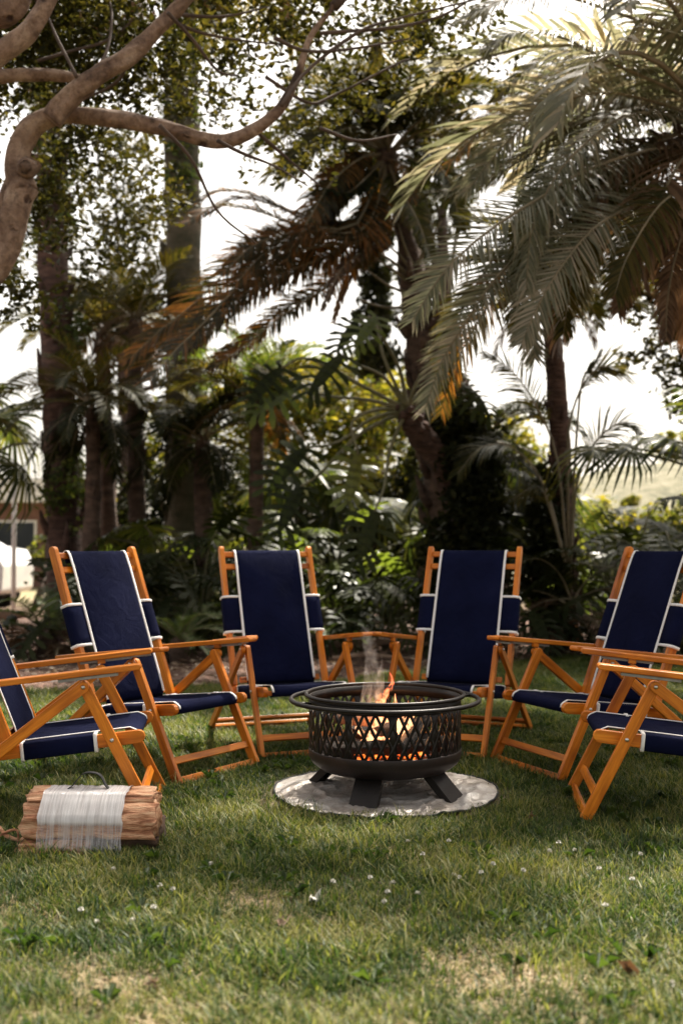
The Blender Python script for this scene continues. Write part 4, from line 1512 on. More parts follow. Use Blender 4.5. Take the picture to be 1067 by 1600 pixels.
def shrub(name, label, cat, base, clumps, leaf, mat, seed, stems=5, group=None, twigs=14, tight=.3):
    """clumps in world coordinates"""
    base = Vector(base)
    root = empty(name, base, 0, label, cat, group)
    V, T = leaf_cloud([(Vector(c) - base, rad, n) for c, rad, n in clumps], leaf, seed, twigs=twigs, tight=tight)
    link('foliage', np_mesh('foliage', V, [T]), mat, root)
    g = Geo(); r = random.Random(seed)
    for k in range(stems):
        c, rad, n = clumps[k % len(clumps)]
        e = Vector(c) - base + Vector((r.uniform(-.4, .4) * rad[0], r.uniform(-.4, .4) * rad[1], r.uniform(0, .5) * rad[2]))
        b0 = Vector((r.uniform(-.12, .12), r.uniform(-.1, .1), -.03))
        g.tube(smooth_path([tuple(b0), tuple(b0.lerp(e, .5) + Vector((r.uniform(-.1, .1), r.uniform(-.1, .1), .05))), tuple(e)], 8), [.03, .015, .006], 6)
    link('stems', g.mesh('stems'), 'twig', root)
    return root


# ------------------------------------------------------------------ big pale-limbed tree on the left
FY = 6.2
fb = Vector((-2.75, 6.3, 0))
ficus = empty('ficus_tree', fb, 0, 'large tree with smooth pale bending limbs and small dark leaves reaching in from the left', 'tree')
def fp(px, py, Y=FY): return tuple(at(px, py, Y) - fb)
g = Geo()
branch_tube(g, [(0, 0, -.1), (.02, 0, .8), fp(-175, 640), fp(-90, 520), fp(-40, 460), fp(0, 405), fp(22, 335), fp(38, 290)], [.24, .2, .16, .115, .09, .082, .08], 90, 22, 1, .24)
link('trunk', g.mesh('trunk'), 'ficus_bark', ficus, smooth=True)
LIMBS = [
    ([(38, 300), (22, 255), (45, 205), (95, 178), (175, 184), (255, 200), (340, 222), (395, 205), (440, 165), (470, 115), (490, 60), (520, 10), (560, -60)], [.078, .068, .060, .052, .046, .043, .040, .036, .030, .024, .018, .012, .007], 6.2),
    ([(80, 185), (105, 160), (150, 120), (205, 88), (245, 45), (285, 5), (330, -50)], [.060, .058, .052, .048, .043, .038, .034], 6.05),
    ([(-60, 150), (-20, 105), (20, 68), (55, 32), (85, -20)], [.07, .06, .055, .05, .045], 5.8),
    ([(-120, 170), (-60, 130), (0, 122), (60, 116), (100, 118), (125, 122)], [.06, .05, .042, .038, .034, .03], 6.4),
    ([(-90, 60), (-30, 30), (10, 20), (35, -20), (50, -70)], [.09, .085, .08, .07, .06], 6.0),
    ([(50, 250), (20, 300), (-5, 380), (-20, 470)], [.07, .06, .05, .04], 6.3),
]
for pts, rad, Y in LIMBS:
    g = Geo(); g.tube(smooth_path([fp(x + (9 * mnoise.noise(Vector((x * .03, y * .03, 3))) if 0 < i < len(pts) - 1 else 0), y + 9 * mnoise.noise(Vector((x * .03, y * .03, 9))), Y) for i, (x, y) in enumerate(pts)], 110), rad, 20, rough=.24, seed=Y)
    link('limb', g.mesh('limb'), 'ficus_bark', ficus, smooth=True)
# healed cut scars
for (x, y, Y, r, dx, dy) in ((42, 262, 6.12, .04, .15, -.2), (12, 352, 6.2, .03, -.3, -.3)):
    g = Geo(); c = Vector(fp(x, y, Y)); d = Vector((dx, -1, dy)).normalized()
    g.tube([c, c + d * .035, c + d * .045, c + d * .03], [r * 1.5, r * 1.1, r * .9, r * .4], 12, rough=.25, caps=True)
    link('knot', g.mesh('knot'), 'ficus_bark', ficus, smooth=True)
g = Geo()   # fine twigs; first two added along with the unseen shading clumps
TW = [[(520, 10), (600, -60), (760, -120), (980, -170)], [(600, -60), (560, -160), (480, -230), (400, -260)],
      [(262, 20), (300, 60), (340, 110), (372, 118)], [(270, 22), (330, 26), (372, 22), (420, 10)], [(265, 30), (310, 50), (370, 62), (440, 70)],
      [(440, 165), (480, 110), (560, 50), (620, 30), (760, -5)], [(500, 52), (620, 42), (700, 20), (760, -20)], [(415, 120), (480, 160), (520, 150), (620, 100), (640, 92)],
      [(120, 120), (90, 60), (70, 10)], [(150, 118), (170, 70), (175, 20), (165, -20)], [(205, 90), (180, 130), (120, 160), (60, 190)],
      [(340, 220), (380, 240), (430, 260), (480, 290)], [(400, 205), (440, 240), (500, 290)], [(60, 95), (110, 80), (170, 62), (220, 20)],
      [(430, 60), (480, 80), (560, 75), (640, 60)], [(500, 200), (560, 220), (620, 210)], [(95, 180), (60, 200), (35, 240)], [(250, 195), (300, 250), (340, 330), (400, 380)]]
for k, t in enumerate(TW):
    Y = 6.2 + .35 * math.sin(k * 2.1)
    g.tube(smooth_path([fp(x, y, Y + .15 * i) for i, (x, y) in enumerate(t)], 14), [.03, .02, .008] if k < 2 else [.012, .009, .005], 6, rough=.3, seed=k)
link('twigs', g.mesh('twigs'), 'twig', ficus)
FC = []
def fc(px, py, Y, rx, ry, n, rz=None):
    c = at(px, py, Y) - fb; k = Y / F_PX
    FC.append((c, (rx * k, (rx + ry) * .5 * k + .15, ry * k), n))
for a in [(40, 40, 7.0, 130, 110, 2600), (160, 60, 7.2, 130, 100, 2400), (300, 80, 7.4, 110, 90, 1100), (100, 170, 7.6, 110, 70, 1100), (230, 150, 7.6, 80, 70, 700),
          (430, 40, 7.2, 110, 60, 1000), (560, 30, 7.2, 110, 60, 800), (690, 30, 7.4, 90, 60, 600), (520, 130, 7.8, 110, 60, 620), (640, 120, 7.8, 90, 60, 350), (740, 90, 8.0, 70, 90, 350),
          (60, 330, 7.6, 70, 60, 600), (40, 470, 7.8, 60, 50, 450), (220, 290, 8.2, 90, 70, 750), (170, 400, 8.2, 90, 70, 650), (350, 150, 7.8, 70, 60, 350),
          (110, 250, 7.8, 80, 70, 700), (430, 190, 8.0, 60, 60, 200), (480, 240, 8.2, 60, 50, 350), (420, 250, 8.0, 60, 30, 70), (-120, 100, 7, 130, 200, 3500), (-100, 350, 7, 90, 120, 1500), (100, -120, 6.6, 260, 110, 4500), (420, -110, 6.6, 220, 90, 2800), (700, -140, 6.5, 180, 70, 2600), (930, -170, 6.3, 170, 70, 2200)]:  # last two clumps added above the view to throw shade on the lawn
    fc(*a)
V, T = leaf_cloud(FC, .058, 21, twigs=9, tight=.24)
link('crown', np_mesh('crown', V, [T]), 'ficus_leaf', ficus)

# ------------------------------------------------------------------ near date palm on the right
HY = 8.0
hb = Vector((3.25, 8.2, 0))
hp_ = empty('date_palm', hb, 0, 'big date palm whose long silvery green fronds droop in from the upper right', 'palm tree')
def hq(px, py, Y=HY): return tuple(at(px, py, Y) - hb)
g = Geo(); ctop = Vector(hq(1125, 215, 8.2))
g.tube(smooth_path([(0, 0, -.1), (.02, 0, 1.2), tuple(ctop * .7), tuple(ctop)], 30), [.3, .26, .25, .3], 16, rough=.25)
r5 = random.Random(4)
for k in range(140):
    t = r5.uniform(.03, 1); c = Vector((0, 0, 0)).lerp(ctop, t); a = r5.uniform(0, 2 * PI); d = Vector((math.cos(a), math.sin(a), 0)); q = c + d * .23
    g.tube([q, q + d * .07 + Vector((0, 0, .1)), q + d * .12 + Vector((0, 0, .2))], [.06, .045, .02], 5)
link('trunk', g.mesh('trunk'), 'palm_trunk', hp_)
HF = [  # rib paths (pixel, depth) root first; leaflet length; facing; material
    ([(1125, 190, 8.2), (1064, 147, 7.8), (955, 98, 7.4), (880, 59, 7.2), (808, 50, 7.1), (765, 75, 7.1)], .40, (-.3, -.5, .8), 'palm_green', .75),
    ([(1125, 180, 8.2), (1064, 63, 7.6), (968, 22, 7.2), (871, -8, 7.0), (790, -2, 6.9), (725, 30, 6.9)], .42, (0, -.5, .8), 'palm_green', .8),
    ([(1125, 200, 8.2), (1040, 165, 8.0), (940, 145, 7.9), (850, 172, 7.8), (775, 240, 7.8), (730, 300, 7.8)], .36, (-.3, -.8, .5), 'palm_green', .5),
    ([(1125, 210, 8.2), (1060, 185, 7.8), (985, 178, 7.5), (925, 215, 7.3), (868, 275, 7.2), (830, 360, 7.2), (822, 450, 7.2)], .40, (-.4, -.6, .6), 'palm_green', .9),
    ([(1125, 220, 8.2), (1010, 235, 7.8), (910, 268, 7.4), (845, 308, 7.2), (775, 352, 7.1), (709, 407, 7.0), (672, 455, 7.0), (645, 500, 7.0)], .34, (-.3, -1, .45), 'palm_green', .12),
    ([(1125, 230, 8.2), (1050, 285, 7.8), (981, 324, 7.5), (924, 359, 7.3), (871, 424, 7.2), (836, 486, 7.2), (815, 535, 7.2)], .35, (-.3, -1, .5), 'palm_green', .2),
    ([(1125, 225, 8.2), (1000, 245, 8.0), (906, 284, 7.8), (862, 346, 7.7), (838, 424, 7.6), (830, 505, 7.6), (835, 560, 7.6)], .33, (-.5, -1, .3), 'palm_green', .2),
    ([(1125, 230, 8.2), (980, 270, 8.2), (870, 330, 8.0), (808, 398, 7.9), (762, 451, 7.8), (722, 512, 7.8), (688, 569, 7.8), (664, 640, 7.8)], .34, (-.4, -1, .4), 'palm_green', .2),
    ([(1125, 225, 8.2), (1010, 260, 8.4), (900, 300, 8.4), (800, 370, 8.3), (735, 460, 8.3), (700, 540, 8.3), (690, 610, 8.3)], .32, (-.4, -1, .4), 'palm_olive', .2),
    ([(1125, 215, 8.2), (1020, 180, 8.3), (900, 190, 8.4), (800, 250, 8.4), (720, 290, 8.4), (665, 302, 8.4)], .34, (-.2, -.6, .8), 'palm_olive', .6),
    ([(1125, 240, 8.2), (1064, 315, 8.0), (1020, 364, 7.9), (985, 424, 7.9), (965, 490, 7.9)], .30, (-.4, -.8, .4), 'palm_brown', .8),
    ([(1125, 240, 8.2), (1080, 330, 7.8), (1055, 400, 7.7), (1042, 470, 7.7), (1040, 530, 7.7)], .22, (-.6, -.8, .2), 'palm_brown', 1.0),
    ([(1125, 200, 8.2), (1060, 110, 8.2), (980, 75, 8.3), (890, 80, 8.4), (820, 110, 8.5), (770, 160, 8.5)], .36, (-.2, -.6, .8), 'palm_olive', .6),
    ([(1125, 170, 8.2), (1090, 20, 7.4), (1040, -40, 7.0), (960, -60, 6.7), (880, -30, 6.6)], .42, (0, -.3, 1), 'palm_olive', .8),
    ([(1125, 220, 8.2), (1050, 235, 8.0), (960, 290, 7.9), (905, 370, 7.8), (890, 450, 7.8), (880, 520, 7.8)], .33, (-.4, -1, .3), 'palm_olive', .4),
    ([(1125, 240, 8.2), (1090, 280, 7.6), (1030, 320, 7.3), (980, 400, 7.2), (960, 460, 7.2)], .34, (-.4, -1, .4), 'palm_olive', .5),
    ([(1125, 200, 8.2), (1010, 120, 8.6), (880, 110, 8.9), (780, 170, 9.1), (700, 260, 9.2)], .36, (-.2, -.6, .8), 'palm_mix', .6),
]
for k, (pth, ll, upv, mt, dr) in enumerate(HF):
    P = smooth_path([hq(*p) for p in pth], 28)
    gl, gr = frond_geo(P, ll, 118, .0145, dr, upv, .1, 72, 35, seed=300 + k, t0=.12, rach=.016, segs=4, ragged=.14)
    link('frond', two_mat_mesh('frond', gl, gr, mt, 'rachis'), None, hp_)
    if k in (2, 3, 6, 7, 9, 14):
        ox, oy = r5.uniform(-30, 30), r5.uniform(-45, 20)
        P = smooth_path([hq(p[0] + ox * i / len(pth), p[1] + oy * i / len(pth), p[2] + .5 * i / len(pth) + .1) for i, p in enumerate(pth)], 28)
        gl, gr = frond_geo(P, ll * .95, 110, .016, dr * 1.1, upv, .1, 72, 35, seed=900 + k, t0=.1, rach=.015, segs=3, ragged=.18)
        link('frond', two_mat_mesh('frond', gl, gr, ('palm_olive', 'palm_mix', 'palm_green')[k % 3], 'rachis'), None, hp_)
add_fronds(hp_, ctop, [('arch', 14, 2.6, 'palm_green'), ('hang', 9, 1.9, 'palm_brown'), ('up', 8, 2.2, 'palm_green')], 77)

# ------------------------------------------------------------------ the other palms
PG = 'palms in the bed behind the chairs'
palm('tall palm with rough reddish trunk at the far left behind the second chair', [at(108, 985, 12.4), at(100, 800, 12.4), at(92, 600, 12.4), at(84, 400, 12.4), at(78, 250, 12.4), at(70, -60, 12.4)], [.24, .2, .18, .165, .16, .15],
     [('arch', 16, 2.6, 'palm_olive'), ('hang', 8, 1.8, 'palm_brown')], 'red_trunk', PG, 60, 1)
palm('tallest palm, its thick mossy grey trunk behind the gap between the two left chairs', [at(292, 985, 13), at(292, 800, 13), at(290, 600, 13), at(288, 400, 13), at(284, 200, 13), at(280, -120, 13)], [.26, .23, .22, .21, .21, .19],
     [('arch', 16, 2.8, 'palm_olive'), ('hang', 8, 1.8, 'palm_brown')], 'grey_trunk', PG, 20, 2)
palm('slim dark palm with a short crown just right of the reddish trunk', [at(168, 985, 13.6), at(170, 800, 13.6), at(164, 640, 13.6), at(160, 520, 13.6)], [.12, .1, .09, .08],
     [('arch', 12, 1.35, 'palm_olive'), ('up', 6, 1.2, 'palm_olive'), ('hang', 5, 1.0, 'palm_brown')], 'palm_trunk', PG, 20, 3)
palm('slim palm with loose dark crown left of the mossy grey trunk', [at(218, 985, 12.6), at(214, 800, 12.6), at(212, 640, 12.6), at(212, 500, 12.6)], [.11, .1, .09, .08],
     [('arch', 12, 1.3, 'palm_olive'), ('up', 7, 1.2, 'palm_olive'), ('hang', 5, .9, 'palm_brown')], 'palm_trunk', PG, 20, 4)
palm('short thin palm with upright fronds behind the third chair', [at(398, 985, 11.5), at(400, 800, 11.5), at(402, 700, 11.5), at(396, 625, 11.5)], [.1, .08, .07, .06],
     [('arch', 9, 1.25, 'palm_olive'), ('up', 8, 1.2, 'vine_leaf'), ('hang', 4, .9, 'palm_mix')], 'palm_trunk', PG, 14, 5)
# centre palm: leaning trunk, browning fronds swept to the left
cb = at(722, 975, 11.2); cb.z = 0
cp = empty('palm_tree', cb, 0, 'leaning date palm behind the fourth chair with browning fronds swept to the left', 'palm tree', PG)
def cq(px, py, Y=11.2): return tuple(at(px, py, Y) - cb)
g = Geo(); g.tube(smooth_path([(0, 0, -.1), cq(718, 850), cq(706, 720), cq(682, 620), cq(658, 520), cq(646, 440), cq(632, 370), cq(615, 300), cq(602, 235)], 44), [.36, .36, .33, .26, .17, .15, .09, .08, .10], 14, rough=.3)
for k in range(120):
    t = r5.uniform(0, 1); ptsq = [Vector(cq(720, 950)), Vector(cq(706, 720)), Vector(cq(682, 620)), Vector(cq(646, 440))]
    f = t * 3; i = min(int(f), 2); c = ptsq[i].lerp(ptsq[i + 1], f - i); rad = float(np.interp(t, [0, .5, 1], [.34, .27, .15])); a = r5.uniform(0, 2 * PI); d = Vector((math.cos(a), math.sin(a), 0)); q = c + d * rad * .9
    g.tube([q, q + d * .08 + Vector((0, 0, .09)), q + d * .12 + Vector((0, 0, .2))], [.06, .04, .015], 5)
link('trunk', g.mesh('trunk'), 'palm_trunk', cp)
CF = [
    ([(604, 240), (585, 290), (555, 345), (470, 335), (402, 306), (345, 298), (308, 318)], .42, 'palm_mix', .5, (0, -.3, 1)),
    ([(604, 240), (592, 310), (560, 362), (479, 360), (402, 380), (350, 425)], .40, 'palm_mix', .5, (0, -.6, .8)),
    ([(604, 250), (598, 330), (569, 366), (452, 382), (389, 410), (312, 488), (268, 525), (225, 570)], .50, 'palm_mix', .45, (-.3, -.9, .4)),
    ([(604, 250), (600, 340), (515, 398), (434, 430), (371, 468), (290, 548)], .45, 'palm_mix', .5, (-.3, -.8, .5)),
    ([(604, 250), (602, 360), (515, 439), (452, 478), (389, 525), (335, 560)], .30, 'palm_mix', .5, (-.3, -.8, .5)),
    ([(620, 330), (600, 370), (573, 389), (533, 421), (504, 485)], .16, 'palm_brown', .8, (-.3, -.8, .5)),
    ([(604, 240), (570, 250), (530, 290), (500, 350), (470, 420)], .40, 'palm_mix', .5, (-.3, -.8, .5)),
    ([(604, 235), (560, 200), (500, 220), (450, 275)], .42, 'palm_olive', .5, (-.2, -.7, .6)),
    ([(604, 235), (570, 160), (500, 150), (440, 200)], .42, 'palm_olive', .5, (-.2, -.7, .6)),
    ([(604, 235), (640, 170), (690, 180), (735, 240)], .42, 'palm_olive', .5, (.2, -.7, .6)),
    ([(604, 240), (650, 230), (700, 280), (720, 360)], .42, 'palm_olive', .5, (.2, -.7, .6)),
    ([(604, 235), (590, 150), (560, 110), (520, 100)], .4, 'palm_olive', .4, (0, -.7, .6)),
    ([(604, 235), (575, 140), (585, 100), (590, 70)], .25, 'palm_olive', .2, (-1, -.7, .2)),
    ([(604, 245), (620, 290), (650, 340), (672, 400)], .3, 'palm_olive', .7, (.3, -.8, .3)),
    ([(604, 245), (572, 270), (535, 300), (515, 340)], .3, 'palm_olive', .8, (-.3, -.8, .3)),
    ([(604, 245), (570, 280), (545, 300), (520, 300)], .34, 'dark_leaf', .8, (-.3, -.8, .3)),
    ([(604, 240), (540, 250), (510, 300), (505, 350)], .34, 'palm_mix', .9, (-.3, -.8, .3)),
]
for k, (pth, ll, mt, dr, upv) in enumerate(CF):
  for rep in range(3 if k < 4 else 2 if k < 8 else 1):
    jx, jy = (r5.uniform(-30, 30), r5.uniform(-24, 38)) if rep else (0, 0)
    P = smooth_path([cq(x + jx * i / len(pth), y + jy * i / len(pth), 11.2 - .25 * i * (1 if (k + rep) % 2 else .3)) for i, (x, y) in enumerate(pth)], 26)
    gl, gr = frond_geo(P, ll * .9, 92, .020, dr, upv, .12, 70, 35, seed=500 + k + 140 * rep, t0=.18, rach=.018, segs=3, ragged=.2)
    link('frond', two_mat_mesh('frond', gl, gr, mt, 'rachis'), None, cp)
add_fronds(cp, Vector(cq(604, 240)), [('arch', 12, 1.6, 'dark_leaf'), ('arch', 8, 1.5, 'palm_olive'), ('up', 12, 1.5, 'palm_olive'), ('hang', 3, .9, 'palm_mix')], 31)
# bare old leaf stalks sticking out of the upper trunk
g = Geo()
for k, (x0, y0, x1, y1, x2, y2) in enumerate([(642, 420, 620, 395, 590, 372), (640, 440, 612, 420, 578, 398), (640, 460, 605, 445, 572, 420), (645, 415, 632, 385, 622, 350), (640, 480, 600, 480, 560, 468), (652, 415, 668, 380, 690, 345), (640, 430, 600, 400, 560, 388)]):
    g.tube(smooth_path([cq(x0, y0, 11.1), cq(x1, y1, 11.0), cq(x2, y2, 10.9)], 8), [.022, .014, .008], 5)
link('old_leaf_stalks', g.mesh('old_leaf_stalks'), 'rachis', cp)
palm('straight slim palm behind the gap between the fourth and fifth chairs', [at(884, 985, 11), at(882, 850, 11), at(876, 720, 11), at(868, 600, 11), at(858, 470, 11)], [.13, .105, .10, .10, .085],
     [('arch', 12, 1.5, 'palm_olive'), ('up', 6, 1.4, 'palm_olive'), ('hang', 3, .9, 'palm_brown')], 'red_trunk', PG, 30, 6)

# feather palm on the right with two clear arching fronds
pb = at(893, 985, 10.4); pb.z = 0
pp_ = empty('palm_tree', pb, 0, 'feathery palm at the foot of the slim trunk, a thin frond arching against the sky', 'palm tree', PG)
def pq(px, py, Y=10.4): return tuple(at(px, py, Y) - pb)
for k, (pth, ll, upv) in enumerate([([(890, 900), (886, 700), (898, 630), (918, 590), (945, 572), (985, 585)], .5, (1, -.3, .3)), ([(888, 900), (870, 720), (840, 640), (800, 580), (752, 552)], .35, (-.6, -.6, .6)),
                                    ([(890, 900), (900, 760), (930, 690), (975, 660), (1010, 690)], .4, (.4, -.6, .8)), ([(888, 900), (850, 760), (800, 700), (750, 700), (715, 740)], .4, (-.4, -.6, .8)), ([(888, 900), (860, 800), (840, 760), (800, 780)], .35, (-.4, -.6, .8)),
                                    ([(888, 900), (905, 620), (925, 575), (938, 548)], .2, (1, -.6, .3))]):
    P = smooth_path([pq(x, y, 10.4 - .12 * i) for i, (x, y) in enumerate(pth)], 24)
    gl, gr = frond_geo(P, ll, 38, .016, .55, upv, .05, 62, 30, seed=700 + k, t0=.4, rach=.015, segs=4, ragged=.12)
    link('frond', two_mat_mesh('frond', gl, gr, 'palm_olive', 'rachis'), None, pp_)
add_fronds(pp_, (0, 0, .5), [('hang', 6, 1.0, 'palm_brown'), ('arch', 6, 1.1, 'dark_leaf')], 9)

# ------------------------------------------------------------------ tree philodendron leaning out of the centre palm's foot
tb = at(745, 985, 10.9); tb.z = 0
tp = empty('philodendron', tb, 0, 'tree philodendron with scaly leaning trunk and long bare stalks left of the centre palm', 'plant')
def tq(px, py, Y=10.3): return tuple(at(px, py, Y) - tb)
g = Geo(); g.tube(smooth_path([(0, 0, -.05), tq(735, 880, 10.9), tq(716, 790, 10.8), tq(684, 715, 10.6), tq(650, 675, 10.4), tq(636, 640)], 30), [.13, .13, .13, .12, .1, .07], 12, rough=.4)
for k in range(60):
    t = (k + .5) / 60; a = k * 2.4; pq_ = [Vector(tq(728, 850, 10.85)), Vector(tq(716, 790, 10.8)), Vector(tq(684, 715, 10.6)), Vector(tq(650, 675, 10.4)), Vector(tq(636, 640))]
    f = t * 4; i = min(int(f), 3); c = pq_[i].lerp(pq_[i + 1], f - i); d = Vector((math.cos(a), math.sin(a), .2)); q = c + d * .09
    g.tube([q, q + d * .035, q + d * .05], [.05, .04, .015], 5)
link('trunk', g.mesh('trunk'), 'red_trunk', tp)
TL = [((636, 640), (575, 625), (508, 618), (470, 600), (-.9, -.3, -.5), .55), ((636, 640), (580, 655), (530, 690), (478, 700), (-.7, -.4, -.7), .55), ((636, 640), (600, 590), (560, 570), (535, 555), (-.6, -.5, -.6), .5),
      ((636, 640), (625, 580), (600, 530), (588, 495), (-.5, -.5, -.7), .4), ((636, 640), (600, 560), (585, 500), (560, 500), (-.6, -.3, -.8), .38), ((636, 640), (670, 600), (700, 590), (720, 600), (.6, -.5, -.5), .42),
      ((636, 640), (590, 640), (550, 660), (560, 710), (-.2, -.4, -1), .5), ((636, 640), (610, 700), (600, 760), (585, 800), (-.3, -.5, -.9), .5), ((636, 640), (560, 600), (480, 560), (440, 575), (-.8, -.3, -.7), .5),
      ((636, 640), (650, 600), (672, 570), (690, 560), (.4, -.6, -.4), .35), ((636, 640), (560, 680), (500, 740), (470, 760), (-.4, -.5, -.8), .5)]
g = Geo()
for k, (a, b, c, d, dr, sz) in enumerate(TL):
    Y = 10.3 - .15 * (k % 4)
    g.tube(smooth_path([tq(*a, 10.3), tq(*b, 10.2), tq(*c, Y), tq(*d, Y - .1)], 14), [.022, .015, .01], 6)
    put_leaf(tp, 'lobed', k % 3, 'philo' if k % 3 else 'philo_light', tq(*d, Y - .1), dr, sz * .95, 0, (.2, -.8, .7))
link('stalks', g.mesh('stalks'), 'petiole', tp)

# ------------------------------------------------------------------ understorey plants
UG = 'split-leaf philodendrons in the bed'
def gp_(px, Y): p = at(px, 900, Y); return (p.x, p.y)
PH = [  # px, Y, height, leaves, size, mat, label
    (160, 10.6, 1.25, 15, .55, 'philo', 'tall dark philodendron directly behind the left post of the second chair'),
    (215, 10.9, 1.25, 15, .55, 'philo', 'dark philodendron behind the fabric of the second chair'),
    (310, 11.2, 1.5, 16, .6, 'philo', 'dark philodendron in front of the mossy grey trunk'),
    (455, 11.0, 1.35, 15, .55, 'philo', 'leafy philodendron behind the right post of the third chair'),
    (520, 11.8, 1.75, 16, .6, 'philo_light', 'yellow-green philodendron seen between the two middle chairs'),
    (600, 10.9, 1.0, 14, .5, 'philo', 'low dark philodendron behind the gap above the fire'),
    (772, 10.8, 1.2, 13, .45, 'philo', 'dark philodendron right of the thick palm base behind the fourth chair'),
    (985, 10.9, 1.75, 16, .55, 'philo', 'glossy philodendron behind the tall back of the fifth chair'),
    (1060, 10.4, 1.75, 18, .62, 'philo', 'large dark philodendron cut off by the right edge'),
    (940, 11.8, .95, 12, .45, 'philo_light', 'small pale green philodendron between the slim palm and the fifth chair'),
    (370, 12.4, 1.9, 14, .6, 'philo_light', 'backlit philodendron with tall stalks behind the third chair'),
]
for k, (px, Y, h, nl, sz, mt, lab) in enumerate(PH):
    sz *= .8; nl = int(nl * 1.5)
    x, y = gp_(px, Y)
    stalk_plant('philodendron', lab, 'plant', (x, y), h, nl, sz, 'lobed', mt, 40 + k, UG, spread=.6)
FG = 'small fan palms in the bed'
for k, (px, Y, h, nl, sz, st, lab) in enumerate([
        (250, 12.0, .9, 14, .9, .55, 'fan palm with stiff round leaves low behind the first gap between chairs'),
        (470, 13.0, 1.1, 16, 1.0, 1.1, 'fan palm with spreading dark leaves above the third chair'),
        (760, 11.6, .9, 14, .95, 1.2, 'fan palm against the thick base of the leaning palm'),
        (560, 13.5, 1.2, 16, 1.0, 1.0, 'yellowing fan palm far back between the two middle chairs'),
        (-40, 12.6, 1.2, 13, 1.0, 1.9, 'fan palm cut off by the left edge under the pale limb'),
        (840, 12.8, 1.0, 13, .9, .9, 'fan palm behind the slim straight trunk')]):
    x, y = gp_(px, Y)
    stalk_plant('fan_palm', lab, 'fan palm', (x, y), h, nl, sz, 'fan', 'fan', 80 + k, FG, spread=.75, stem_h=st, stem_r=.09)
# fan palm entering from the right edge, hanging fingers over the hill
x, y = gp_(1150, 9.8)
rf = empty('fan_palm', (x, y, 0), 0, 'fan palm off the right edge whose two ragged leaves hang over the dry hill', 'fan palm', FG)
def rq(px, py, Y): return tuple(at(px, py, Y) - Vector((x, y, 0)))
g = Geo(); g.tube([(0, 0, -.05), (0, 0, .8), rq(1150, 760, 9.8)], [.13, .11, .1], 10, rough=.3); link('trunk', g.mesh('trunk'), 'palm_trunk', rf)
g = Geo()
for k, (px, py, dd, sz) in enumerate([(985, 700, (-1, -.1, .12), .78), (930, 702, (-1, -.3, .02), .62), (1055, 690, (-.6, -.6, .3), .75), (1110, 640, (-.3, -.6, .6), .8), (1210, 700, (1, 0, .3), .9), (1180, 620, (.3, .3, .9), .9)]):
    g.tube(smooth_path([rq(1150, 760, 9.8), rq((1150 + px) / 2, py + 15, 9.7), rq(px, py, 9.6)], 10), [.02, .012], 5)
    put_leaf(rf, 'fan', 2, 'fan', rq(px, py, 9.6), dd, sz, 0, (.1, -.55, 1))
link('stalks', g.mesh('stalks'), 'petiole', rf)

def cycad(label, px, Y, L, n, mat, seed, dead=0):
    x, y = gp_(px, Y)
    root = empty('cycad', (x, y, 0), 0, label, 'cycad', 'cycads and ferns along the bed')
    g = Geo(); g.tube([(0, 0, -.03), (0, 0, .14), (0, 0, .22)], [.09, .10, .05], 10, rough=.3); link('stem', g.mesh('stem'), 'palm_trunk', root)
    add_fronds(root, (0, 0, .16), [('cycad', n, L, mat)] + ([('hang', dead, L * .9, 'palm_brown')] if dead else []), seed)
cycad('fresh green cycad in the bed between the second and third chairs', 282, 10.0, .72, 16, 'fern', 1)
cycad('dark cycad at the foot of the palms behind the third chair', 505, 10.4, .6, 12, 'fern', 2)
cycad('arching cycad with dry lower fronds beside the car on the left', 76, 10.4, .85, 12, 'fern', 3, 7)
cycad('small cycad behind the fifth chair', 930, 10.2, .55, 10, 'dark_leaf', 4)

# hedge-like shrubs closing the view
SG = 'shrubs behind the palms'
def clump(px, py, Y, rx, ry, n):
    c = at(px, py, Y); k = Y / F_PX
    return (c, (rx * k, max(.3, (rx + ry) * .35 * k), ry * k), n)
def shr(label, px, Y, cl, leaf, mat, seed, name='shrub'):
    b = at(px, 900, Y); shrub(name, label, 'shrub', (b.x, b.y, 0), [clump(*c) for c in cl], leaf, mat, seed, group=SG)
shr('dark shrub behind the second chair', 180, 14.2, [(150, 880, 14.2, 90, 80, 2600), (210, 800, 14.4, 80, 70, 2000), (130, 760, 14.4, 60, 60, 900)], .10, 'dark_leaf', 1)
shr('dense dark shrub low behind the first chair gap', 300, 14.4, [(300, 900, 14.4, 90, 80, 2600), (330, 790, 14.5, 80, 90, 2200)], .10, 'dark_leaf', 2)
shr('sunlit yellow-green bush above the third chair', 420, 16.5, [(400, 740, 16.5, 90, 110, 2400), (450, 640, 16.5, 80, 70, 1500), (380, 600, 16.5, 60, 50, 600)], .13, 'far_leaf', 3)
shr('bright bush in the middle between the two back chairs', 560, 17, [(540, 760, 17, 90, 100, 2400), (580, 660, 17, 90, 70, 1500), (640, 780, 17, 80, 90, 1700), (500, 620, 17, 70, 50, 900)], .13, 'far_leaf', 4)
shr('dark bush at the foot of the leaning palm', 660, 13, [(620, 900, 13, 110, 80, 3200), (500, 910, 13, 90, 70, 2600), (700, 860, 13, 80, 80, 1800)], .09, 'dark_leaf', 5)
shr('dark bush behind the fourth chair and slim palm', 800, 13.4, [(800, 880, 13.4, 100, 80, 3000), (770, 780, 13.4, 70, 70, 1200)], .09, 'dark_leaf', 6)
shr('rounded dark bush left of the fifth chair back', 960, 13.8, [(930, 900, 13.8, 90, 80, 2800), (1010, 900, 13.8, 90, 80, 2600), (1060, 860, 13.8, 60, 80, 1300)], .09, 'dark_leaf', 7)
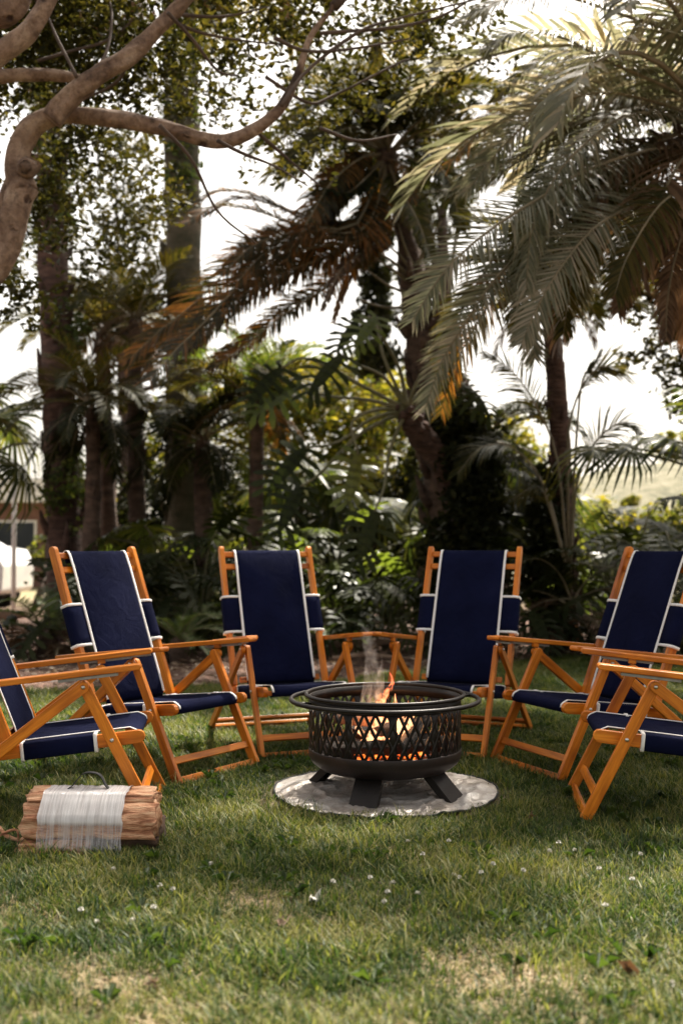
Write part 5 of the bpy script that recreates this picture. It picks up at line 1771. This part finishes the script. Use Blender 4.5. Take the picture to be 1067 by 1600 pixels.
shr('green bush in sun in front of the dry hill', 930, 17, [(920, 830, 17, 90, 50, 1700), (1010, 840, 17, 90, 40, 1500), (1080, 830, 17, 80, 60, 1400)], .12, 'far_leaf', 8)
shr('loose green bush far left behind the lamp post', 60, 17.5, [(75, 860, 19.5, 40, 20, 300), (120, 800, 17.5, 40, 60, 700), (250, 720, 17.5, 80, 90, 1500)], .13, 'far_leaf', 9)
shr('grey-green distant bush above the middle of the hedge', 640, 22, [(640, 640, 22, 80, 60, 1400), (540, 600, 22, 90, 50, 1300), (440, 580, 22, 80, 50, 1100), (720, 720, 22, 100, 80, 1800)], .16, 'far_leaf', 10)
shr('distant pale bush behind the slim palm', 830, 22, [(830, 760, 22, 80, 70, 1500), (790, 690, 22, 60, 50, 700)], .16, 'far_leaf', 11)

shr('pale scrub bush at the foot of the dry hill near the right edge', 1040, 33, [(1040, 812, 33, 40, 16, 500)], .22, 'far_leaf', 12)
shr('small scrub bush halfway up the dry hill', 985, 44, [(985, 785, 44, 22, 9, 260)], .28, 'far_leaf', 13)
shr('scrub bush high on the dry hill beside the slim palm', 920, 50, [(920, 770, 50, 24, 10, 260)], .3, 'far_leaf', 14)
shr('dark bush filling the gap behind the leaning stem of the tree philodendron', 610, 14.6, [(600, 800, 14.6, 60, 55, 1300), (660, 740, 14.6, 50, 60, 900)], .11, 'dark_leaf', 15)
# vines on two trunks
def vine(label, px, Y, cl, seed, mat='vine_leaf', leaf=.075):
    b = at(px, 980, Y); b.z = 0
    V, T = leaf_cloud([(at(a, b_, yy) - b, (rx * yy / F_PX, .3, ry * yy / F_PX), n) for a, b_, yy, rx, ry, n in cl], leaf, seed, twigs=12)
    o = link('climbing_vine', np_mesh('climbing_vine', V, [T]), mat); o.location = b
    tag(o, label, 'vine')
vine('green creeper thick around the mossy grey trunk', 285, 13, [(284, 60, 12.9, 34, 70, 900), (282, 170, 12.9, 34, 70, 900), (286, 270, 12.9, 32, 50, 700), (288, 500, 12.9, 34, 60, 300), (292, 640, 12.9, 40, 90, 900)], 5)
vine('creeper hanging around the reddish palm trunk', 90, 12.4, [(80, 250, 12.3, 40, 60, 700), (84, 350, 12.3, 34, 50, 500), (110, 520, 12.2, 30, 60, 350), (105, 760, 12.2, 40, 90, 700), (75, 120, 12.3, 50, 80, 900)], 6)
vine('dark leaves smothering the thick base of the leaning palm', 715, 11, [(715, 660, 10.7, 50, 40, 1200), (735, 710, 10.6, 55, 60, 2200), (745, 800, 10.5, 50, 70, 2200), (735, 890, 10.5, 60, 70, 2200), (690, 860, 10.5, 40, 60, 900)], 7, 'dark_leaf', .09)
palm('half-hidden palm with drooping green crown between the two left trunks', [at(140, 985, 11.6), at(142, 860, 11.6), at(146, 760, 11.6), at(144, 640, 11.6)], [.1, .085, .08, .07],
     [('arch', 13, 1.25, 'palm_olive'), ('hang', 8, 1.1, 'dark_leaf'), ('up', 5, 1.0, 'palm_olive')], 'palm_trunk', PG, 14, 15)
palm('palm with drooping dark crown in front of the mossy grey trunk', [at(322, 985, 11.9), at(320, 860, 11.9), at(316, 760, 11.9), at(318, 690, 11.9)], [.12, .1, .09, .08],
     [('arch', 14, 1.3, 'dark_leaf'), ('hang', 8, 1.1, 'dark_leaf'), ('up', 5, 1.0, 'palm_olive')], 'palm_trunk', PG, 14, 16)
palm('stout palm stump with hanging dark fronds behind the thick leaning base', [at(765, 985, 12), at(765, 860, 12), at(762, 760, 12), at(760, 690, 12)], [.2, .18, .15, .12],
     [('arch', 12, 1.2, 'dark_leaf'), ('hang', 12, 1.2, 'dark_leaf')], 'palm_trunk', PG, 20, 17)
vine('dark dead leaves heaped round the foot of the slim palm', 860, 10.9, [(850, 780, 10.8, 34, 60, 500), (855, 880, 10.8, 44, 80, 1100)], 8, 'dark_leaf', .1)

# background broadleaf trees
def tree(label, px, Y, trunk_top, rad, cl, leaf, mat, seed, tight=.3, tw=12):
    b = at(px, 900, Y); b.z = 0
    root = empty('tree', b, 0, label, 'tree', 'trees behind the garden')
    g = Geo(); top = at(px, trunk_top, Y) - b
    g.tube(smooth_path([(0, 0, -.1), (.1, 0, top.z * .5), tuple(top)], 14), rad, 10, rough=.2, seed=seed)
    r = random.Random(seed)
    for c in cl:
        e = at(c[0], c[1], c[2]) - b; s0 = top * r.uniform(.55, .95)
        g.tube(smooth_path([tuple(s0), tuple(s0.lerp(e, .5) + Vector((0, 0, .3))), tuple(e)], 8), [rad[-1] * .8, rad[-1] * .4, .01], 6)
    link('trunk', g.mesh('trunk'), 'twig', root)
    V, T = leaf_cloud([(at(a, b_, yy) - b, (rx * yy / F_PX, (rx + ry) * .4 * yy / F_PX, ry * yy / F_PX), n) for a, b_, yy, rx, ry, n in cl], leaf, seed, twigs=tw, tight=tight)
    link('crown', np_mesh('crown', V, [T]), mat, root)
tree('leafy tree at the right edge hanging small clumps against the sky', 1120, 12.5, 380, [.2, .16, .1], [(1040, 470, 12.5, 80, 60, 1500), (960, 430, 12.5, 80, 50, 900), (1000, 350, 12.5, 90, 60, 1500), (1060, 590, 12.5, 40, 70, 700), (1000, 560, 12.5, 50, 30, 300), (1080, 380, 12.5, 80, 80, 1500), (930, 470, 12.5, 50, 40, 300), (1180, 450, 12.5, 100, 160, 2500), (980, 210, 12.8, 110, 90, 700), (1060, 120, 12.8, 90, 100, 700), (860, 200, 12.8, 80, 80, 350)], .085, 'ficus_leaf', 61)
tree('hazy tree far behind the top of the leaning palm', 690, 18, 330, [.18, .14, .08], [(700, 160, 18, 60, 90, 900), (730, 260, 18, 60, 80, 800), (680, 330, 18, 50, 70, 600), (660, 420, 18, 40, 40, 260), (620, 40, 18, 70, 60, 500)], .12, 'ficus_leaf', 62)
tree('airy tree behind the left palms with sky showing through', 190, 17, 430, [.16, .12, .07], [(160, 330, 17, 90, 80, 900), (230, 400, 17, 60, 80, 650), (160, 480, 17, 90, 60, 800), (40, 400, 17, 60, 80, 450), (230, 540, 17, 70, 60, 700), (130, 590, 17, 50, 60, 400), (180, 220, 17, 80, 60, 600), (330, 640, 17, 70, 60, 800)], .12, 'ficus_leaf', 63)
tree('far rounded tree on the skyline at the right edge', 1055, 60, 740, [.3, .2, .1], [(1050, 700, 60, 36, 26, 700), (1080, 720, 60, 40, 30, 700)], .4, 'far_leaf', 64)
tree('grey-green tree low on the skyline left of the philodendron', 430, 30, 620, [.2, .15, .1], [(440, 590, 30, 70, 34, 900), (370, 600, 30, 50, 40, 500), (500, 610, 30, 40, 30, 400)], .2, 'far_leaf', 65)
# cypress spires
def cypress(label, px, Y, ytop, ybot, wpx, seed):
    b = at(px, 900, Y); b.z = 0
    root = empty('cypress_tree', b, 0, label, 'cypress', 'cypress spires')
    cl = []
    for k in range(9):
        t = k / 8; yy = ybot + (ytop - ybot) * t; w_ = wpx * (1 - t) ** .6 * .5 + 5
        cl.append((at(px, yy, Y) - b, (w_ * Y / F_PX, w_ * Y / F_PX, abs(ybot - ytop) / 14 * Y / F_PX), int(900 * (1 - .7 * t))))
    V, T = leaf_cloud(cl, .16, seed, droop=-.8, tight=.35); link('crown', np_mesh('crown', V, [T]), 'dark_leaf', root)
    g = Geo(); g.tube([(0, 0, -.1), tuple(at(px, ybot - 30, Y) - b)], [.2, .1], 8); link('trunk', g.mesh('trunk'), 'twig', root)
cypress('taller pointed cypress rising behind the leaning palm', 588, 20, 72, 560, 60, 3)
cypress('thinner cypress spire right of the taller one', 655, 20.5, 90, 560, 34, 4)

# ------------------------------------------------------------------ bed debris
g = Geo(); r = random.Random(8)
V = []; T = []
n = 9000
for k in range(n):
    x = r.uniform(-5.5, 5.5); y0 = edge_y(x) - .1; y = y0 + (14.5 - y0) * r.random() ** 1.3
    s = r.uniform(.012, .05); a = r.uniform(0, 2 * PI); z = r.uniform(.0, .025)
    dx, dy = math.cos(a) * s, math.sin(a) * s
    i = len(V); V += [(x - dx, y - dy, z), (x + dy * .3, y - dx * .3, z + r.uniform(0, .02)), (x + dx, y + dy, z + r.uniform(-.01, .02)), (x - dy * .3, y + dx * .3, z)]
    T += [(i, i + 1, i + 2), (i, i + 2, i + 3)]
M['litter'] = leafmat('leaf_litter', [(.05, .028, .018), (.12, .07, .045), (.24, .17, .11), (.33, .26, .19)], .1, tint=(1, .9, .7))
tag(link('leaf_litter', np_mesh('leaf_litter', V, [T]), 'litter'), 'fallen leaves and bark chips over the soil of the bed', 'leaf litter', kind='stuff')


def stick(name, label, cat, pts, rad, mat='deadwood', seed=0, group=None):
    g = Geo(); g.tube(smooth_path(pts, 16), rad, 8, rough=.35, seed=seed)
    return tag(link(name, g.mesh(name), mat, smooth=True), label, cat, group)
DG = 'dead branches lying in the bed'
def gz(px, Y, z): p = at(px, 900, Y); return (p.x, Y, z)
stick('fallen_branch', 'long grey branch lying behind the gap between the two back chairs', 'branch', [gz(500, 11.0, .05), gz(600, 10.8, .1), gz(700, 10.9, .06)], [.03, .035, .015], seed=1, group=DG)
stick('fallen_branch', 'pale branch flat on the soil right of the fourth chair', 'branch', [gz(805, 10.9, .12), gz(870, 10.8, .1), gz(935, 10.7, .05)], [.035, .03, .02], seed=2, group=DG)
stick('fallen_branch', 'thin stick leaning up beside the slim palm', 'branch', [gz(845, 10.4, .02), gz(868, 10.5, .25), gz(885, 10.6, .45)], [.012, .01, .006], seed=3, group=DG)
stick('fallen_branch', 'forked root arching over the soil left of the fifth chair', 'branch', [gz(905, 10.8, .02), gz(935, 10.7, .25), gz(965, 10.7, .28), gz(985, 10.6, .2)], [.02, .025, .012], seed=4, group=DG)
stick('fallen_branch', 'short broken branch under the arms of the middle chairs', 'branch', [gz(520, 9.9, .03), gz(570, 9.8, .07), gz(640, 9.9, .03)], [.02, .022, .01], seed=5, group=DG)
stick('hanging_vine', 'bare brown vine hanging down the slim palm trunk', 'vine', [tuple(at(886, 740, 10.7)), tuple(at(887, 830, 10.6)), tuple(at(889, 900, 10.5)), tuple(at(893, 930, 10.5))], [.012, .015, .01], seed=6)
stick('edging_log', 'reddish log edging the bed below the white car', 'log', [gz(-60, 13.2, .22), gz(0, 13.1, .22), gz(42, 13.0, .24)], [.07, .075, .06], seed=7)
# fallen dry fronds on the left
for k, (px, Y, a, L, lab) in enumerate([(120, 10.2, 2.6, 1.3, 'long dry frond sprawling from the cycad towards the second chair'), (60, 10.8, 3.3, 1.2, 'dry pale frond arched over the log at the left edge'), (90, 9.9, 1.9, 1.0, 'dry frond lying on the soil left of the second chair'), (1010, 11.2, .4, 1.1, 'dry frond in the dark behind the fifth chair')]):
    x, y = gp_(px, Y)
    o = link('dry_frond', frond_mesh('arch', k % 4, 'palm_brown')); o.location = (x, y, .06); o.rotation_euler = (.2, .35, a); o.scale = (L, L, L)
    tag(o, lab, 'palm frond', 'dry fronds fallen on the bed')
# stones and small black path light on the left
def stone(label, px, Y, s, seed):
    bm = bmesh.new(); bmesh.ops.create_icosphere(bm, subdivisions=3, radius=1)
    for v in bm.verts:
        d = mnoise.noise(v.co * 1.3 + Vector((seed, 0, 0))) * .35; v.co = v.co * (1 + d); v.co.z = v.co.z * .65
        v.co *= s
    me = bpy.data.meshes.new('stone'); bm.to_mesh(me); bm.free()
    o = link('stone', me, 'stone', smooth=True); x, y = gp_(px, Y); o.location = (x, y, s * .45); tag(o, label, 'stone', 'stones by the path light')
stone('pale stone right beside the small black path light', 30, 10.9, .10, 1)
stone('stone at the left edge of the bed', 6, 10.8, .08, 5)
stone('flat stone in front of the path light', 20, 10.4, .07, 9)
x, y = gp_(20, 11.2)
pl = empty('path_light', (x, y, 0), 0, 'small black path light standing in the bed at the left edge', 'garden light')
g = Geo(); g.tube([(0, 0, -.02), (0, 0, .28)], [.012, .012], 8); link('post', g.mesh('post'), 'black', pl)
g = Geo(); g.add(*lathe([(.001, .345), (.05, .33), (.055, .30), (.05, .25), (.03, .22), (.001, .22)], 16)); link('lamp_head', g.mesh('lamp_head'), 'black', pl, smooth=True)

# ------------------------------------------------------------------ far left: car, lamp post, building
def boxgeo(g, x0, x1, y0, y1, z0, z1):
    V = [(x, y, z) for x in (x0, x1) for y in (y0, y1) for z in (z0, z1)]
    g.add(V, [(0, 1, 3, 2), (4, 6, 7, 5), (0, 4, 5, 1), (2, 3, 7, 6), (0, 2, 6, 4), (1, 5, 7, 3)])
def boxobj(name, x0, x1, y0, y1, z0, z1, mat, parent, bev=.0):
    bm = bmesh.new(); bmesh.ops.create_cube(bm, size=1)
    for v in bm.verts: v.co = Vector(((x0 + x1) / 2 + v.co.x * (x1 - x0), (y0 + y1) / 2 + v.co.y * (y1 - y0), (z0 + z1) / 2 + v.co.z * (z1 - z0)))
    if bev: bmesh.ops.bevel(bm, geom=bm.edges, offset=bev, segments=2, affect='EDGES')
    me = bpy.data.meshes.new(name); bm.to_mesh(me); bm.free()
    return link(name, me, mat, parent)
car = empty('parked_car', (-7.1, 17.6, 0), 0, 'white car parked beyond the bed, its wheel and rear wing at the left edge', 'car')
prof = [(-2.15, .35), (-2.2, .62), (-2.1, .80), (-1.2, .92), (-.55, 1.40), (.75, 1.44), (1.45, 1.05), (1.8, .98), (1.92, .75), (1.9, .35)]
def arch(cx): return [(cx + .36 * math.cos(a), .33 + .36 * math.sin(a)) for a in [PI * k / 8 for k in range(9)]]
ol = prof + [(1.82, .28)] + [p for p in arch(1.38)] + [p for p in arch(-1.38)] + [(-2.0, .28)]
link('body', outline_mesh('body', ol, -.86, .86, .03), 'car_paint', car)
link('side_window', outline_mesh('side_window', [(-1.0, .95), (-.5, 1.33), (.7, 1.37), (1.3, 1.02), (1.2, .96)], -.866, -.84, .003), 'glass_dark', car)
for cx in (1.38, -1.38):
    for sy in (-.80, .80):
        g = Geo(); V_, Q_ = lathe([(.19, -.1), (.30, -.1), (.325, -.06), (.325, .06), (.30, .1), (.19, .1)], 28, True)
        g.add([(cx + a, sy + c, .325 + b) for a, b, c in V_], Q_); wh = link('wheel', g.mesh('wheel'), 'rubber', car, smooth=True)
        g = Geo(); V_, Q_ = lathe([(.001, .06), (.06, .07), (.08, .03), (.17, .02), (.19, .08), (.19, -.08), (.001, -.06)], 20); g.add([(cx + a, sy + (-c if sy < 0 else c), .325 + b) for a, b, c in V_], Q_)
        link('rim', g.mesh('rim'), 'track', wh)
lpp = at(22, 900, 16); 
lp_ = empty('lamp_post', (lpp.x, 16, 0), 0, 'slim white post standing beyond the bed at the left edge', 'post')
g = Geo(); g.tube([(0, 0, -.05), (0, 0, 1.4), (0, 0, 2.75)], [.036, .034, .03], 10); link('post', g.mesh('post'), 'concrete', lp_)
boxobj('cap', -.07, .07, -.07, .07, 2.75, 2.80, 'concrete', lp_, .01)
bld = empty('building', (-9.6, 28, 0), 0, 'low brown building with a white fascia seen between leaves at the left edge', 'building')
boxobj('wall', -5, 3.0, 0, 5, -.1, 2.15, 'brown_wall', bld)
boxobj('fascia', -5.4, 3.4, -.5, 5.4, 2.15, 2.75, 'concrete', bld, .01)
for x in (-3.6, -1.4, .6):
    f = boxobj('window', x, x + 1.2, -.05, .03, .9, 1.7, 'concrete', bld); boxobj('pane', x + .06, x + 1.14, -.07, -.04, .96, 1.64, 'glass_dark', f)
for x in (-2.4, .0, 2.6): boxobj('column', x, x + .22, -.42, -.2, -.1, 2.15, 'red_trunk', bld)

# ------------------------------------------------------------------ clover flowers, odd leaves on the lawn
m_cl = simple('clover_white', [(.3, (.55, .52, .45)), (.7, (.8, .78, .72))], 90, rough=.8, bump=.6)
M['clover'] = m_cl
def clover_mesh(seed):
    r = random.Random(seed); g = Geo()
    for k in range(40):
        a = r.uniform(0, 2 * PI); e = math.asin(r.uniform(-.3, 1)); d = Vector((math.cos(a) * math.cos(e), math.sin(a) * math.cos(e), math.sin(e)))
        s = .0085; u = d.orthogonal().normalized() * .0016; c = Vector((0, 0, 0)); 
        g.add([tuple(d * .002 - u), tuple(d * .002 + u), tuple(d * s + u * .7), tuple(d * s - u * .7)], [(0, 1, 2, 3)])
    return g.mesh('flower_head')
cms = [clover_mesh(k) for k in range(3)]
stem = Geo(); stem.tube([(0, 0, -.05), (0.001, 0, -.02), (0, 0, 0)], [.0012, .0012], 4); stm = stem.mesh('stem')
CLP = [(605, 1388), (652, 1390), (614, 1374), (578, 1366), (709, 1362), (717, 1366), (751, 1358), (817, 1355), (872, 1312), (935, 1352), (987, 1368), (637, 1310), (701, 1310), (858, 1325), (250, 1378), (270, 1384), (240, 1411), (208, 1431), (152, 1434), (127, 1415), (178, 1353), (897, 1324), (520, 1372), (1050, 1528), (600, 1403), (770, 1345), (945, 1408), (330, 1345), (1000, 1330), (660, 1330)]
for k, (px, py) in enumerate(CLP):
    dz = .045; t = (CAM_H - dz) * F_PX / max(1, (py - 852.5)); p = at(px, py, t)
    root = empty('clover_flower', (p.x, t, dz), rng.uniform(0, 6), 'small white clover flower head in the grass of the lawn', 'clover flower', 'white clover flowers in the lawn')
    link('flower_head', cms[k % 3], 'clover', root); link('stem', stm, 'grass', root)
# a few fallen leaves on the grass
lm = []
for k, (px, py, c, lab) in enumerate([(828, 1271, 'palm_brown', 'reddish dead leaf on the grass right of the fire mat'), (440, 1432, 'deadwood', 'dark brown bark scrap on the lawn left of centre'), (240, 1522, 'palm_brown', 'tan dead leaf on the front lawn near the bottom left'), (492, 1396, 'clover', 'pale torn leaf lying in a tuft in front of the fire pit'), (985, 1505, 'palm_brown', 'curled brown leaf on the front lawn near the right edge')]):
    t = (CAM_H - .03) * F_PX / (py - 852.5); p = at(px, py, t); r = random.Random(k)
    V, T = leaf_cloud([((0, 0, 0), (.012, .012, .004), 4)], .05, k, twigs=1)
    o = link('fallen_leaf', np_mesh('fallen_leaf', V, [T]), c); o.location = (p.x, t, .03); tag(o, lab, 'leaf', 'fallen leaves on the lawn')
